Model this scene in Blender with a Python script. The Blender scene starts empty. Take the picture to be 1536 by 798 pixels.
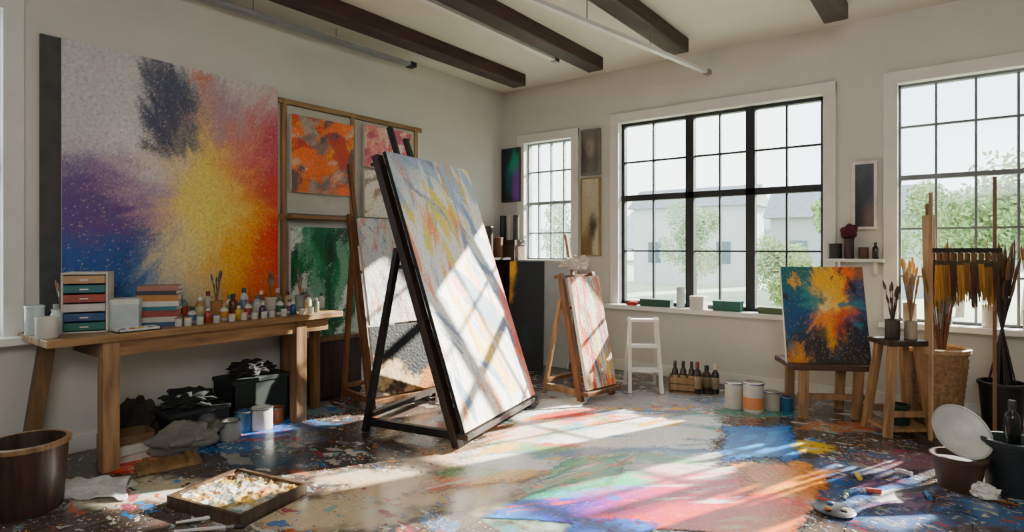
import bpy, bmesh, math, random
from mathutils import Vector, Matrix, noise
random.seed(7)
C = bpy.context.scene.collection
R_ = math.radians
# ---------------------------------------------------------------- camera frame and room frame
A = R_(37.36); F = Vector((-math.sin(A), math.cos(A), 0)); RT = Vector((math.cos(A), math.sin(A), 0))
CAM = Vector((4.305, -5.466, 1.25)); FP = 880.0; HZ = 372.0; H = 3.085; TT = .77
def ray(px, py): return F + RT*((px-768)/FP) + Vector((0, 0, (HZ-py)/FP))
def fl(px, py, z=0.0):
    d = ray(px, py); return CAM + d*((z-CAM.z)/d.z)
def lw(px, py, x=0.0):
    d = ray(px, py); return CAM + d*((x-CAM.x)/d.x)
def bw(px, py, y=0.0):
    d = ray(px, py); return CAM + d*((y-CAM.y)/d.y)
def dp(px, py, dep): return CAM + ray(px, py)*dep
def hx(s):
    s = s.lstrip('#'); v = [int(s[i:i+2], 16)/255 for i in (0, 2, 4)]
    return tuple((c/12.92 if c <= .04045 else ((c+.055)/1.055)**2.4) for c in v)
def hs(s, k=1.35):
    c = hx(s); l = .2126*c[0]+.7152*c[1]+.0722*c[2]; return tuple(min(.95, max(.002, l+(x-l)*k)) for x in c)
# ---------------------------------------------------------------- materials
MC = {}
def mat(col, rough=.6, var=.18, scale=9.0, metal=0.0, bump=.0, stretch=(1, 1, 1), name=None):
    key = (col, rough, var, scale, metal, bump, stretch)
    if key in MC: return MC[key]
    m = bpy.data.materials.new(name or 'mat_'+col.strip('#')); m.use_nodes = True
    nt = m.node_tree; b = nt.nodes['Principled BSDF']
    b.inputs['Roughness'].default_value = rough; b.inputs['Metallic'].default_value = metal
    tc = nt.nodes.new('ShaderNodeTexCoord'); mp = nt.nodes.new('ShaderNodeMapping'); mp.inputs['Scale'].default_value = stretch
    n = nt.nodes.new('ShaderNodeTexNoise'); n.inputs['Scale'].default_value = scale; n.inputs['Detail'].default_value = 4
    r = nt.nodes.new('ShaderNodeValToRGB'); c = hx(col)
    r.color_ramp.elements[0].position = .3; r.color_ramp.elements[1].position = .7
    r.color_ramp.elements[0].color = (*[x*(1-var) for x in c], 1); r.color_ramp.elements[1].color = (*[min(1, x*(1+var)+var*.01) for x in c], 1)
    L = nt.links; L.new(tc.outputs['Object'], mp.inputs[0]); L.new(mp.outputs[0], n.inputs['Vector']); L.new(n.outputs[0], r.inputs[0]); L.new(r.outputs[0], b.inputs['Base Color'])
    if bump:
        bp = nt.nodes.new('ShaderNodeBump'); bp.inputs['Strength'].default_value = bump; bp.inputs['Distance'].default_value = .02
        L.new(n.outputs[0], bp.inputs['Height']); L.new(bp.outputs[0], b.inputs['Normal'])
    MC[key] = m; return m
def wood(col, rough=.5, ax=2):
    st = [22, 22, 22]; st[ax] = 2
    return mat(col, rough, .42, 1.4, 0, .25, tuple(st))
def paintmat(rough=.55, bump=.5, alpha=False):
    k = ('paint', rough, bump, alpha)
    if k in MC: return MC[k]
    m = bpy.data.materials.new('painted_canvas'); m.use_nodes = True; nt = m.node_tree; b = nt.nodes['Principled BSDF']; L = nt.links
    a = nt.nodes.new('ShaderNodeVertexColor'); a.layer_name = 'Col'
    tc = nt.nodes.new('ShaderNodeTexCoord'); n = nt.nodes.new('ShaderNodeTexNoise'); n.inputs['Scale'].default_value = 45; n.inputs['Detail'].default_value = 5
    L.new(tc.outputs['Object'], n.inputs['Vector'])
    mr = nt.nodes.new('ShaderNodeMapRange'); mr.inputs[1].default_value = .25; mr.inputs[2].default_value = .75; mr.inputs[3].default_value = .78; mr.inputs[4].default_value = 1.2
    L.new(n.outputs[0], mr.inputs[0])
    vm = nt.nodes.new('ShaderNodeVectorMath'); vm.operation = 'SCALE'; L.new(a.outputs['Color'], vm.inputs[0]); L.new(mr.outputs[0], vm.inputs['Scale'])
    L.new(vm.outputs[0], b.inputs['Base Color']); b.inputs['Roughness'].default_value = rough
    if alpha:
        n2 = nt.nodes.new('ShaderNodeTexNoise'); n2.inputs['Scale'].default_value = 34; n2.inputs['Detail'].default_value = 8; L.new(tc.outputs['Object'], n2.inputs['Vector'])
        ad = nt.nodes.new('ShaderNodeMath'); ad.operation = 'ADD'; L.new(a.outputs['Alpha'], ad.inputs[0]); L.new(n2.outputs[0], ad.inputs[1])
        m2 = nt.nodes.new('ShaderNodeMapRange'); m2.inputs[1].default_value = .75; m2.inputs[2].default_value = 1.15; L.new(ad.outputs[0], m2.inputs[0]); L.new(m2.outputs[0], b.inputs['Alpha'])
    bp = nt.nodes.new('ShaderNodeBump'); bp.inputs['Strength'].default_value = bump; bp.inputs['Distance'].default_value = .01
    L.new(n.outputs[0], bp.inputs['Height']); L.new(bp.outputs[0], b.inputs['Normal'])
    MC[k] = m; return m
def glassmat(tint='#F4F8F8', f=.05, name='clear_pane'):
    k = (tint, f, name)
    if k in MC: return MC[k]
    m = bpy.data.materials.new(name); m.use_nodes = True; nt = m.node_tree; nt.nodes.clear(); L = nt.links
    o = nt.nodes.new('ShaderNodeOutputMaterial'); t = nt.nodes.new('ShaderNodeBsdfTransparent'); g = nt.nodes.new('ShaderNodeBsdfGlossy'); mx = nt.nodes.new('ShaderNodeMixShader')
    t.inputs[0].default_value = (*hx(tint), 1); g.inputs['Roughness'].default_value = .08; mx.inputs[0].default_value = f
    L.new(t.outputs[0], mx.inputs[1]); L.new(g.outputs[0], mx.inputs[2]); L.new(mx.outputs[0], o.inputs[0]); MC[k] = m; return m
# ---------------------------------------------------------------- mesh builder
class MB:
    def __init__(s): s.b = bmesh.new()
    def add(s, vs, fs):
        v = [s.b.verts.new(p) for p in vs]
        for f in fs:
            try: s.b.faces.new([v[i] for i in f])
            except ValueError: pass
        return s
    def box(s, c, d, rz=0, M=None):
        c = Vector(c); vs = []
        R = Matrix.Rotation(rz, 3, 'Z') if M is None else M
        for z in (-1, 1):
            for y in (-1, 1):
                for x in (-1, 1): vs.append(c + R @ Vector((x*d[0]/2, y*d[1]/2, z*d[2]/2)))
        return s.add(vs, [(0, 2, 3, 1), (4, 5, 7, 6), (0, 1, 5, 4), (2, 6, 7, 3), (0, 4, 6, 2), (1, 3, 7, 5)])
    def span(s, a, b):
        return s.box([(a[i]+b[i])/2 for i in range(3)], [abs(b[i]-a[i]) for i in range(3)])
    def bar(s, p, q, w, d, up=(0, 0, 1)):
        p = Vector(p); q = Vector(q); z = (q-p).normalized(); u = Vector(up)
        if abs(z.dot(u)) > .97: u = Vector((0, 1, 0))
        x = u.cross(z).normalized(); y = z.cross(x); M = Matrix((x, y, z)).transposed()
        return s.box((p+q)/2, (w, d, (q-p).length), M=M)
    def tube(s, p, q, r0, r1=None, n=10):
        r1 = r0 if r1 is None else r1; p = Vector(p); q = Vector(q); z = (q-p).normalized()
        u = Vector((0, 0, 1)) if abs(z.z) < .97 else Vector((1, 0, 0)); x = u.cross(z).normalized(); y = z.cross(x)
        vs = [p + (x*math.cos(t)+y*math.sin(t))*r0 for t in [2*math.pi*i/n for i in range(n)]] + [q + (x*math.cos(t)+y*math.sin(t))*r1 for t in [2*math.pi*i/n for i in range(n)]]
        return s.add(vs, [(i, (i+1) % n, n+(i+1) % n, n+i) for i in range(n)] + [tuple(range(n))[::-1], tuple(range(n, 2*n))])
    def lathe(s, prof, n=24, c=(0, 0, 0), M=None, caps=True):
        c = Vector(c); vs = []; fs = []
        for r, z in prof:
            for i in range(n):
                t = 2*math.pi*i/n; v = Vector((max(r, .0004)*math.cos(t), max(r, .0004)*math.sin(t), z)); vs.append(c + (M @ v if M else v))
        for k in range(len(prof)-1):
            for i in range(n): fs.append((k*n+i, k*n+(i+1) % n, (k+1)*n+(i+1) % n, (k+1)*n+i))
        m = (len(prof)-1)*n
        if caps: fs.append(tuple(range(n))[::-1]); fs.append(tuple(range(m, m+n)))
        else:
            for i in range(n): fs.append((m+i, m+(i+1) % n, (i+1) % n, i))
        return s.add(vs, fs)
    def lump(s, c, d, amp=.3, sc=3.0, seed=0, sub=3, flat=True, crease=False):
        t = bmesh.new(); bmesh.ops.create_icosphere(t, subdivisions=sub, radius=1); vs = []
        for v in t.verts:
            p = v.co.copy(); n = noise.noise(p*sc*.5+Vector((seed*7.3, seed, 0)))
            if crease: n = abs(n)*1.4-.3 + .4*noise.noise(p*sc*1.6+Vector((seed, 3, 1)))
            p *= 1+amp*n*1.6
            if flat and p.z < -.72: p.z = -.72
            vs.append(Vector(c)+Vector((p.x*d[0], p.y*d[1], (p.z+.72)*d[2])))
        fs = [[v.index for v in f.verts] for f in t.faces]; t.free(); return s.add(vs, fs)
    def build(s, name, m, parent=None, smooth=False, bevel=0):
        me = bpy.data.meshes.new(name); bmesh.ops.recalc_face_normals(s.b, faces=s.b.faces); s.b.to_mesh(me); s.b.free()
        if smooth:
            for p in me.polygons: p.use_smooth = True
            try: me.set_sharp_from_angle(angle=R_(40))
            except Exception: pass
        o = bpy.data.objects.new(name, me); C.objects.link(o); me.materials.append(m)
        if parent: o.parent = parent
        if bevel:
            b = o.modifiers.new('bevel', 'BEVEL'); b.width = bevel; b.segments = 2; b.limit_method = 'ANGLE'
        return o
def thing(name, label, cat, loc=(0, 0, 0), rz=0, group=None, lean=0):
    o = bpy.data.objects.new(name, None); C.objects.link(o); o.location = loc; o.rotation_euler = (-lean, 0, rz)
    o.empty_display_size = .1; o['label'] = label; o['category'] = cat
    if group: o['group'] = group
    return o
def tag(o, label, cat, group=None, kind=None):
    o['label'] = label; o['category'] = cat
    if group: o['group'] = group
    if kind: o['kind'] = kind
    return o
def struct(o, label=None):
    o['kind'] = 'structure'
    if label: o['label'] = label
    return o
def dup(root, loc, rot, label=None, group=None, scale=None):
    r = root.copy(); C.objects.link(r); r.location = loc; r.rotation_euler = rot
    if label: r['label'] = label
    if group: r['group'] = group
    if scale: r.scale = (scale,)*3
    for ch in list(root.children):
        c = ch.copy(); C.objects.link(c); c.parent = r
        for g in ch.children:
            d = g.copy(); C.objects.link(d); d.parent = c
    return r
# ---------------------------------------------------------------- painting functions
def mixc(a, b, t): return tuple(a[i]*(1-t)+b[i]*t for i in range(3))
def sm(a, b, x):
    t = max(0, min(1, (x-a)/(b-a))); return t*t*(3-2*t)
def blobs(bl, warp=.07, jit=.03, seed=0, asp=1.0, spk=0.0, spc=('#FFFFFF',), burst=None, sat=1.35):
    B = [(x, y, r, hs(c, sat), w) for x, y, r, c, w in bl]; rnd = random.Random(seed); SP = [hs(c, sat) for c in spc]
    def f(u, v):
        if burst:
            dx, dy = u-burst[0], v-burst[1]; r = math.hypot(dx, dy); an = math.atan2(dy, dx); cs, sn = math.cos(an), math.sin(an)
            k = 1+burst[2]*(noise.noise(Vector((cs*3, sn*3, 1.0+r*1.5)))+.9*noise.noise(Vector((cs*11, sn*11, 2.0+r*2)))+.6*noise.noise(Vector((cs*30, sn*30, 4.0+r*4)))); u = burst[0]+dx*k; v = burst[1]+dy*k
        p = Vector((u*4, v*4, seed)); u2 = u + warp*noise.noise(p) + .5*warp*noise.noise(p*4) + rnd.gauss(0, jit); v2 = v + warp*noise.noise(p+Vector((9, 4, 2))) + .5*warp*noise.noise(p*4+Vector((5, 1, 0))) + rnd.gauss(0, jit)
        s = 0; c = [0, 0, 0]
        for x, y, r, k, w in B:
            g = w*math.exp(-((u2-x)**2+((v2-y)*asp)**2)/(r*r)); s += g
            for i in range(3): c[i] += g*k[i]
        s = max(s, 1e-9); c = tuple(x/s for x in c)
        if spk and rnd.random() < spk: c = mixc(c, rnd.choice(SP), rnd.uniform(.2, .7))
        return c
    return f
def strokes(base, cols, ang=60, sc=3.0, st=4.0, thr=.12, seed=0, soft=.16, grain=.05, fan=24):
    bf = base if callable(base) else None; b0 = None if bf else hs(base); K = [hs(c) for c in cols]; rnd = random.Random(seed)
    def f(u, v):
        c = bf(u, v) if bf else b0
        w1 = .06*noise.noise(Vector((u*3, v*3, seed))); g = rnd.gauss(0, grain)
        for i, k in enumerate(K):
            a = R_(ang + fan*math.sin(i*2.3)); x = u*math.cos(a)+v*math.sin(a)+w1; y = -u*math.sin(a)+v*math.cos(a)+w1
            n = noise.noise(Vector((x*sc, y*sc*st, i*5.7+seed*13.1))) + .5*noise.noise(Vector((x*sc*2.4, y*sc*st*2.4, i*3.1+seed))) + .22*noise.noise(Vector((x*sc*5, y*sc*st*6, i+seed))) + g
            c = mixc(c, k, sm(thr, thr+soft, n)*.9)
        return c
    return f
def colour_mesh(name, pos, nx, ny, fn, m, parent=None):
    vs = []; cs = []
    for j in range(ny+1):
        for i in range(nx+1):
            u = i/nx; v = j/ny; vs.append(pos(u, v)); c = fn(u, v); cs.extend((*c[:3], c[3] if len(c) > 3 else 1))
    fs = [(j*(nx+1)+i, j*(nx+1)+i+1, (j+1)*(nx+1)+i+1, (j+1)*(nx+1)+i) for j in range(ny) for i in range(nx)]
    me = bpy.data.meshes.new(name); me.from_pydata(vs, [], fs); me.update()
    a = me.color_attributes.new('Col', 'FLOAT_COLOR', 'POINT'); a.data.foreach_set('color', cs)
    for p in me.polygons: p.use_smooth = True
    me.materials.append(m); o = bpy.data.objects.new(name, me); C.objects.link(o)
    if parent: o.parent = parent
    return o
EDGE = mat('#D8D2C6', .8, .08, 20)
def canvas(label, loc, rz, lean, w, h, fn, res=70, frame=None, fw=.03, th=.03, group=None, name='painting', edge=None):
    t = thing(name, label, 'painting', loc, rz, group, lean)
    MB().span((0, .002, 0), (w, th, h)).build('stretched_canvas', edge or EDGE, t)
    ny = max(6, int(res*h/max(w, h))); nx = max(6, int(res*w/max(w, h)))
    colour_mesh('painted_surface', lambda u, v: (u*w, -.001, v*h), nx, ny, fn, paintmat(), t)
    if frame:
        b = MB(); b.span((-fw, -.012, -fw), (0, th, h+fw)); b.span((w, -.012, -fw), (w+fw, th, h+fw)); b.span((0, -.012, -fw), (w, th, 0)); b.span((0, -.012, h), (w, th, h+fw)); b.build('frame', frame, t)
    return t
# ---------------------------------------------------------------- common materials
WALL = mat('#CFCBC1', .9, .04, 2.2); CEIL = mat('#D9D4C8', .95, .04, 1.5); WHITE = mat('#DEDBD2', .55, .05, 6); BLACK = mat('#17171A', .45, .3, 12)
BEAM = wood('#351A12', .6, 1); DKW = wood('#2F1D17', .5); MIDW = wood('#6E4526', .5); LTW = wood('#94704A', .55); TABW = wood('#72512F', .5); TABH = wood('#8E6B42', .45, 1)
MET = mat('#9A9A98', .3, .1, 10, .9); GLS = mat('#C6D0CF', .12, .1, 8); PAPER = mat('#E2DFD6', .85, .08, 14)
# ---------------------------------------------------------------- setting
def floor_paint():
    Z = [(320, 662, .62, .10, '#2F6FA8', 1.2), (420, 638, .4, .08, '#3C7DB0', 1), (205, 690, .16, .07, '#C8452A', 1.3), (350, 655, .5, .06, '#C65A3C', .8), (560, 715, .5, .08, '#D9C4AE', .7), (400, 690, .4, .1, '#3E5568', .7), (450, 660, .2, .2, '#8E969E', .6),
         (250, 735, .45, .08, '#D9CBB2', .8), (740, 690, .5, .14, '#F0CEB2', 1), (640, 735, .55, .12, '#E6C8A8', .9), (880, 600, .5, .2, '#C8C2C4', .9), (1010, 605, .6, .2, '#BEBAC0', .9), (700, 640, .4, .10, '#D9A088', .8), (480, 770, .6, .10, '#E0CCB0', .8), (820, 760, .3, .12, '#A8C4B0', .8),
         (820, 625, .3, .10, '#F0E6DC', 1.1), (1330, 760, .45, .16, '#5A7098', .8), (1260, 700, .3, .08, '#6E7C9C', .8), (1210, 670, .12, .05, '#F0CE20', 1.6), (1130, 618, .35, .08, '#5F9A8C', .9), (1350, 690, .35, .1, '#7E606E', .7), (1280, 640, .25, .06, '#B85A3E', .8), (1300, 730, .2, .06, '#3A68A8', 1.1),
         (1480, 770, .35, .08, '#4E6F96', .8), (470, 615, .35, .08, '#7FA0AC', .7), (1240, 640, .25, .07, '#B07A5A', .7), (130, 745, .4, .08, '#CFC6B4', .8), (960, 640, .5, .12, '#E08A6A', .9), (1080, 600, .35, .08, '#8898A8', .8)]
    Q = []
    for px, py, rx, ry, c, s in Z:
        p = fl(px, py); Q.append((p.x, p.y, rx, ry*2.2, hs(c), s))
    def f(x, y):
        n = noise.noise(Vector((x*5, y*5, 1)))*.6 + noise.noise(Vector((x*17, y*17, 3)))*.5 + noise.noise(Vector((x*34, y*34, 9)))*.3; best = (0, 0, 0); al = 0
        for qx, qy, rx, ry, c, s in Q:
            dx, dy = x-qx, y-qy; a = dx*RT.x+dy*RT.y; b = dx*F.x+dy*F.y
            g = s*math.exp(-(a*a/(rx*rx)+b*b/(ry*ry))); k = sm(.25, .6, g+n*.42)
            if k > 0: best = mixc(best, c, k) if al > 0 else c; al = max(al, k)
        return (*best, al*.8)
    return f
def floor_material():
    m = bpy.data.materials.new('splattered_floorboards'); m.use_nodes = True; nt = m.node_tree; b = nt.nodes['Principled BSDF']; N = nt.nodes.new; L = nt.links.new
    tc = N('ShaderNodeTexCoord'); mp = N('ShaderNodeMapping'); mp.inputs['Rotation'].default_value = (0, 0, R_(90)); L(tc.outputs['Object'], mp.inputs[0])
    br = N('ShaderNodeTexBrick'); br.inputs['Scale'].default_value = 1; br.inputs['Brick Width'].default_value = 1.7; br.inputs['Row Height'].default_value = .15; br.inputs['Mortar Size'].default_value = .003
    br.inputs['Color1'].default_value = (*hx('#5E4E46'), 1); br.inputs['Color2'].default_value = (*hx('#4A3F3A'), 1); br.inputs['Mortar'].default_value = (*hx('#20150F'), 1); L(mp.outputs[0], br.inputs[0])
    mg = N('ShaderNodeMapping'); mg.inputs['Scale'].default_value = (30, 2, 1); L(tc.outputs['Object'], mg.inputs[0]); ng = N('ShaderNodeTexNoise'); ng.inputs['Scale'].default_value = 1.5; ng.inputs['Detail'].default_value = 6; L(mg.outputs[0], ng.inputs['Vector'])
    def mix(a, bb, fac, mode='MIX'):
        x = N('ShaderNodeMix'); x.data_type = 'RGBA'; x.blend_type = mode
        for s, t in ((a, 6), (bb, 7), (fac, 0)):
            if hasattr(s, 'links'): L(s, x.inputs[t])
            else: x.inputs[t].default_value = s
        return x.outputs[2]
    gr = N('ShaderNodeMapRange'); gr.inputs[1].default_value = .3; gr.inputs[2].default_value = .7; gr.inputs[3].default_value = .7; gr.inputs[4].default_value = 1.25; L(ng.outputs[0], gr.inputs[0])
    vs = N('ShaderNodeVectorMath'); vs.operation = 'SCALE'; L(br.outputs[0], vs.inputs[0]); L(gr.outputs[0], vs.inputs['Scale'])
    col = vs.outputs[0]
    va = N('ShaderNodeVertexColor'); va.layer_name = 'Col'; col = mix(col, va.outputs['Color'], va.outputs['Alpha'])
    rm = N('ShaderNodeMapping'); rm.inputs['Rotation'].default_value = (0, 0, -A); rm.inputs['Scale'].default_value = (.55, 1.3, 1); L(tc.outputs['Object'], rm.inputs[0])
    nd = N('ShaderNodeTexNoise'); nd.inputs['Scale'].default_value = 9; nd.inputs['Detail'].default_value = 5; L(tc.outputs['Object'], nd.inputs['Vector'])
    ds = N('ShaderNodeVectorMath'); ds.operation = 'SCALE'; ds.inputs['Scale'].default_value = .22; L(nd.outputs['Color'], ds.inputs[0]); ad = N('ShaderNodeVectorMath'); ad.operation = 'ADD'; L(rm.outputs[0], ad.inputs[0]); L(ds.outputs[0], ad.inputs[1])
    for sc, rad, pal, op in ((5, .5, ['#9A98A0', '#3E6D98', '#A86A50', '#8E8A90', '#6F9690', '#B9B3AC', '#6A5A70', '#AFA89E'], .6), (11, .5, ['#C8C4BC', '#2E6DA8', '#B8502F', '#8A8E98', '#7FA6A0', '#D9D3CC', '#963B4E', '#BFB8AE'], .85), (24, .5, ['#D3CEC6', '#4C86B8', '#C97C3A', '#C9C3B8', '#A7453A', '#8FB0AE', '#D9D4CA', '#252A38'], .9), (60, .42, ['#DDD8D0', '#C5BFB6', '#5C8FBE', '#D0A34A', '#DDD8D0', '#A54E4E', '#DDD8D0', '#222630'], 1)):
        v = N('ShaderNodeTexVoronoi'); v.inputs['Scale'].default_value = sc; L(ad.outputs[0], v.inputs['Vector']); sp = N('ShaderNodeSeparateColor'); L(v.outputs['Color'], sp.inputs[0])
        cr = N('ShaderNodeValToRGB'); cr.color_ramp.interpolation = 'CONSTANT'; e = cr.color_ramp.elements
        while len(e) < len(pal): e.new(.5)
        for i, p in enumerate(pal): e[i].position = i/len(pal); e[i].color = (*hs(p, 1.15), 1)
        L(sp.outputs[1], cr.inputs[0])
        nm = N('ShaderNodeTexNoise'); nm.inputs['Scale'].default_value = 1.3+sc*.03; L(tc.outputs['Object'], nm.inputs['Vector'])
        mr = N('ShaderNodeMapRange'); mr.inputs[1].default_value = .38; mr.inputs[2].default_value = .62; mr.inputs[3].default_value = .2; mr.inputs[4].default_value = 1.2; L(nm.outputs[0], mr.inputs[0])
        m1 = N('ShaderNodeMath'); m1.operation = 'MULTIPLY'; L(sp.outputs[0], m1.inputs[0]); m1.inputs[1].default_value = rad; m2 = N('ShaderNodeMath'); m2.operation = 'MULTIPLY'; L(m1.outputs[0], m2.inputs[0]); L(mr.outputs[0], m2.inputs[1])
        lt = N('ShaderNodeMath'); lt.operation = 'LESS_THAN'; L(v.outputs['Distance'], lt.inputs[0]); L(m2.outputs[0], lt.inputs[1])
        q = N('ShaderNodeMath'); q.operation = 'MULTIPLY'; q.inputs[1].default_value = op; L(lt.outputs[0], q.inputs[0]); col = mix(col, cr.outputs[0], q.outputs[0])
    L(col, b.inputs['Base Color']); b.inputs['Roughness'].default_value = .2
    bp = N('ShaderNodeBump'); bp.inputs['Strength'].default_value = .15; bp.inputs['Distance'].default_value = .005; L(ng.outputs[0], bp.inputs['Height']); L(bp.outputs[0], b.inputs['Normal'])
    return m
X1, Y0 = 6.2, -7.6
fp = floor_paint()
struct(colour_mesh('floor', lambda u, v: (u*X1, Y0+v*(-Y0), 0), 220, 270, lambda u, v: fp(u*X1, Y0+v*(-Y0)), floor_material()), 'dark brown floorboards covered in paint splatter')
struct(MB().span((-.2, Y0-.2, H), (X1+.2, .2, H+.15)).build('ceiling', CEIL))
def wall_with_holes(name, axis, lo, hi, t0, t1, holes):
    b = MB()
    def seg(a0, a1, z0, z1):
        if a1-a0 > 1e-4 and z1-z0 > 1e-4:
            if axis == 'x': b.span((a0, t0, z0), (a1, t1, z1))
            else: b.span((t0, a0, z0), (t1, a1, z1))
    cur = lo
    for a0, a1, z0, z1 in sorted(holes):
        seg(cur, a0, -.12, H); seg(a0, a1, -.12, z0); seg(a0, a1, z1, H); cur = a1
    seg(cur, hi, -.12, H); return struct(b.build(name, WALL))
W1 = (1.50, 3.42, .68, 2.55); W2 = (3.90, 5.22, .68, 2.55); W3 = (.30, .97, 1.12, 2.47); W4 = (-5.45, -4.56, .75, 2.62)
wall_with_holes('wall_back', 'x', -.2, X1+.2, 0, .2, [W1, W2, W3])
wall_with_holes('wall_left', 'y', Y0, 0, -.2, 0, [W4])
struct(MB().span((X1, Y0, -.12), (X1+.2, 0, H)).build('wall_right', WALL)); struct(MB().span((-.2, Y0-.2, -.12), (X1+.2, Y0, H)).build('wall_front', WALL))
struct(MB().span((0.015, -.02, 0), (X1, 0, .11)).build('baseboard_back', WHITE, bevel=.004)); struct(MB().span((0, Y0, 0), (.02, -.02, .11)).build('baseboard_left', WHITE, bevel=.004))
def window(name, w, axis, vm, hm, thickv, thickh, dark, label, tb=.03):
    a0, a1, z0, z1 = w; t = bpy.data.objects.new(name, None); C.objects.link(t); t['kind'] = 'structure'; t['label'] = label
    def sp(b, p0, p1, q0, q1, y0, y1):
        if axis == 'x': b.span((p0, y0, q0), (p1, y1, q1))
        else: b.span((-y1, p0, q0), (-y0, p1, q1))
    k = MB(); e = .075
    sp(k, a0-e, a0+.02, z0-.02, z1+e, -.025, .14); sp(k, a1-.02, a1+e, z0-.02, z1+e, -.025, .14); sp(k, a0-e, a1+e, z1-.02, z1+e, -.03, .14); k.build('casing', WHITE, t, bevel=.004)
    k = MB(); sp(k, a0-.1, a1+.1, z0-.045, z0, -.13, .16); k.build('sill', WHITE, t, bevel=.006)
    k = MB(); f = tb; sp(k, a0+.02, a0+.02+f, z0, z1-.02, .06, .12); sp(k, a1-.02-f, a1-.02, z0, z1-.02, .06, .12); sp(k, a0+.02, a1-.02, z1-.02-f, z1-.02, .06, .12); sp(k, a0+.02, a1-.02, z0, z0+f, .06, .12)
    for v in thickv: sp(k, v-.040, v+.040, z0, z1-.02, .05, .12)
    for v in thickh: sp(k, a0+.02, a1-.02, v-tb, v+tb, .05, .12)
    k.build('sash_frame', dark, t)
    k = MB()
    for v in vm: sp(k, v-.008, v+.008, z0+.01, z1-.03, .07, .105)
    for v in hm: sp(k, a0+.03, a1-.03, v-.008, v+.008, .071, .104)
    k.build('glazing_bars', dark, t)
    k = MB(); sp(k, a0+.03, a1-.03, z0+.02, z1-.03, .085, .089); k.build('glass', glassmat(), t)
    return t
DARKF = mat('#191B1F', .5, .2, 8); GREYF = mat('#6A6E72', .5, .2, 8)
window('window_1', W1, 'x', [1.86, 2.52, 3.10], [2.13, 1.22], [2.24, 2.80], [1.76], DARKF, 'large steel framed window with two thick black mullions over the long sill')
window('window_2', W2, 'x', [4.16, 4.40, 4.64, 4.9], [2.2, 1.40, 1.03], [], [1.80], GREYF, 'tall grid window at the right side of the back wall', .018)
window('window_3', W3, 'x', [.46, .63, .80], [2.12, 1.42], [], [1.76], mat('#8A8F94', .5), 'small gridded window near the corner above the blank canvas', .016)
window('window_4', W4, 'y', [-5.15, -4.86], [1.2, 2.2], [], [1.7], mat('#3A2A22', .5, .2, 8), 'brown framed window in the left wall at the edge of view')
# ceiling beams
for i, (x, lb) in enumerate([(.58, 'dark brown ceiling beam closest to the left wall'), (1.50, 'dark brown ceiling beam above the easels, second from the left wall'), (2.34, 'dark brown ceiling beam over the left half of the black framed window'), (3.56, 'dark brown ceiling beam between the two big windows')]):
    struct(MB().bar((x, -.45, H-.062), (x, Y0+.01, H-.062), .165, .124).build('trim_%d' % (i+1), BEAM, bevel=.01), lb)
def track(label, p, q, m, sw=.05):
    t = thing('track_rail', label, 'rail', p); v = Vector(q)-Vector(p)
    MB().bar((0, 0, 0), v, sw, .03).build('rail', m, t)
    for i in range(4):
        a = v*(.06+.9*i/4); MB().tube(a, (a.x, a.y, H-p[2]), .004).build('hanger', MET, t)
    MB().bar(v*.985, v*1.006, sw*1.15, .045).build('end_cap', DARKF if sw > .05 else MET, t)
RW = mat('#D9D9D4', .5, .06, 5)
track('grey rail hanging along the top of the left wall above the big colourful painting', (.12, -4.8, 2.98), (.18, -1.62, 2.98), mat('#8E9092', .5, .1, 5), .07)
track('long white rail ending over the left side of the black framed window', (1.9, -3.6, 2.86), (2.47, -.1, 2.86), RW, .045)
track('short white rail just left of the second dark ceiling beam', (1.33, -3.8, 2.99), (1.33, -.9, 2.99), RW, .05)
# ---------------------------------------------------------------- outside, with haze put into the paler foliage and house colours
struct(MB().span((-30, .3, -.3), (40, 60, -.12)).build('ground', mat('#9BA889', .95, .15, .5)), 'pale lawn outside the windows')
def tree(label, x, y, h, r, col, seed, n=5200):
    rn = random.Random(seed); t = thing('garden_tree', label, 'tree', (x, y, -.12)); vs = []; fs = []
    cs = [(rn.uniform(-.5, .5)*r, rn.uniform(-.5, .5)*r, h*rn.uniform(.35, .82), r*rn.uniform(.3, .55)) for _ in range(9)]
    for _ in range(n):
        c = rn.choice(cs); d = Vector((rn.gauss(0, 1), rn.gauss(0, 1), rn.gauss(0, 1))).normalized()*c[3]*rn.uniform(.5, 1.05); p = Vector(c[:3])+d
        a = Vector((rn.gauss(0, 1), rn.gauss(0, 1), rn.gauss(0, 1))).normalized(); b = a.orthogonal().normalized(); s = .045*(.5+r*.5); i = len(vs)
        vs += [p-a*s, p+b*s*.6, p+a*s, p-b*s*.6]; fs.append((i, i+1, i+2, i+3))
    me = bpy.data.meshes.new('foliage'); me.from_pydata(vs, [], fs); me.materials.append(mat(col, .9, .2, 1.2)); o = bpy.data.objects.new('foliage', me); C.objects.link(o); o.parent = t
    MB().tube((0, 0, 0), (.1, 0, h*.6), .07*r, .03*r).build('trunk', mat('#8A7C6C', .9), t)
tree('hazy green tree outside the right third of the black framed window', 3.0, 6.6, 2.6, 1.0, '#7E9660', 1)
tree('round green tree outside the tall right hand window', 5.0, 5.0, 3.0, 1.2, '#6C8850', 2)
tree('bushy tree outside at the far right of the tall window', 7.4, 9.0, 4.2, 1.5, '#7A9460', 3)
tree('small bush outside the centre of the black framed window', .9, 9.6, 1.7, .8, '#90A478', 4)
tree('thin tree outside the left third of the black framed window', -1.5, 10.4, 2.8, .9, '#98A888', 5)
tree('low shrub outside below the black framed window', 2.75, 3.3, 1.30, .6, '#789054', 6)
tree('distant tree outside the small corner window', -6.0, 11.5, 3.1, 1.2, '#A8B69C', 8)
tree('leafy tree beyond the shrub outside the right third of the big window', 4.3, 9.2, 3.1, 1.1, '#8A9E6C', 9)
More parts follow.
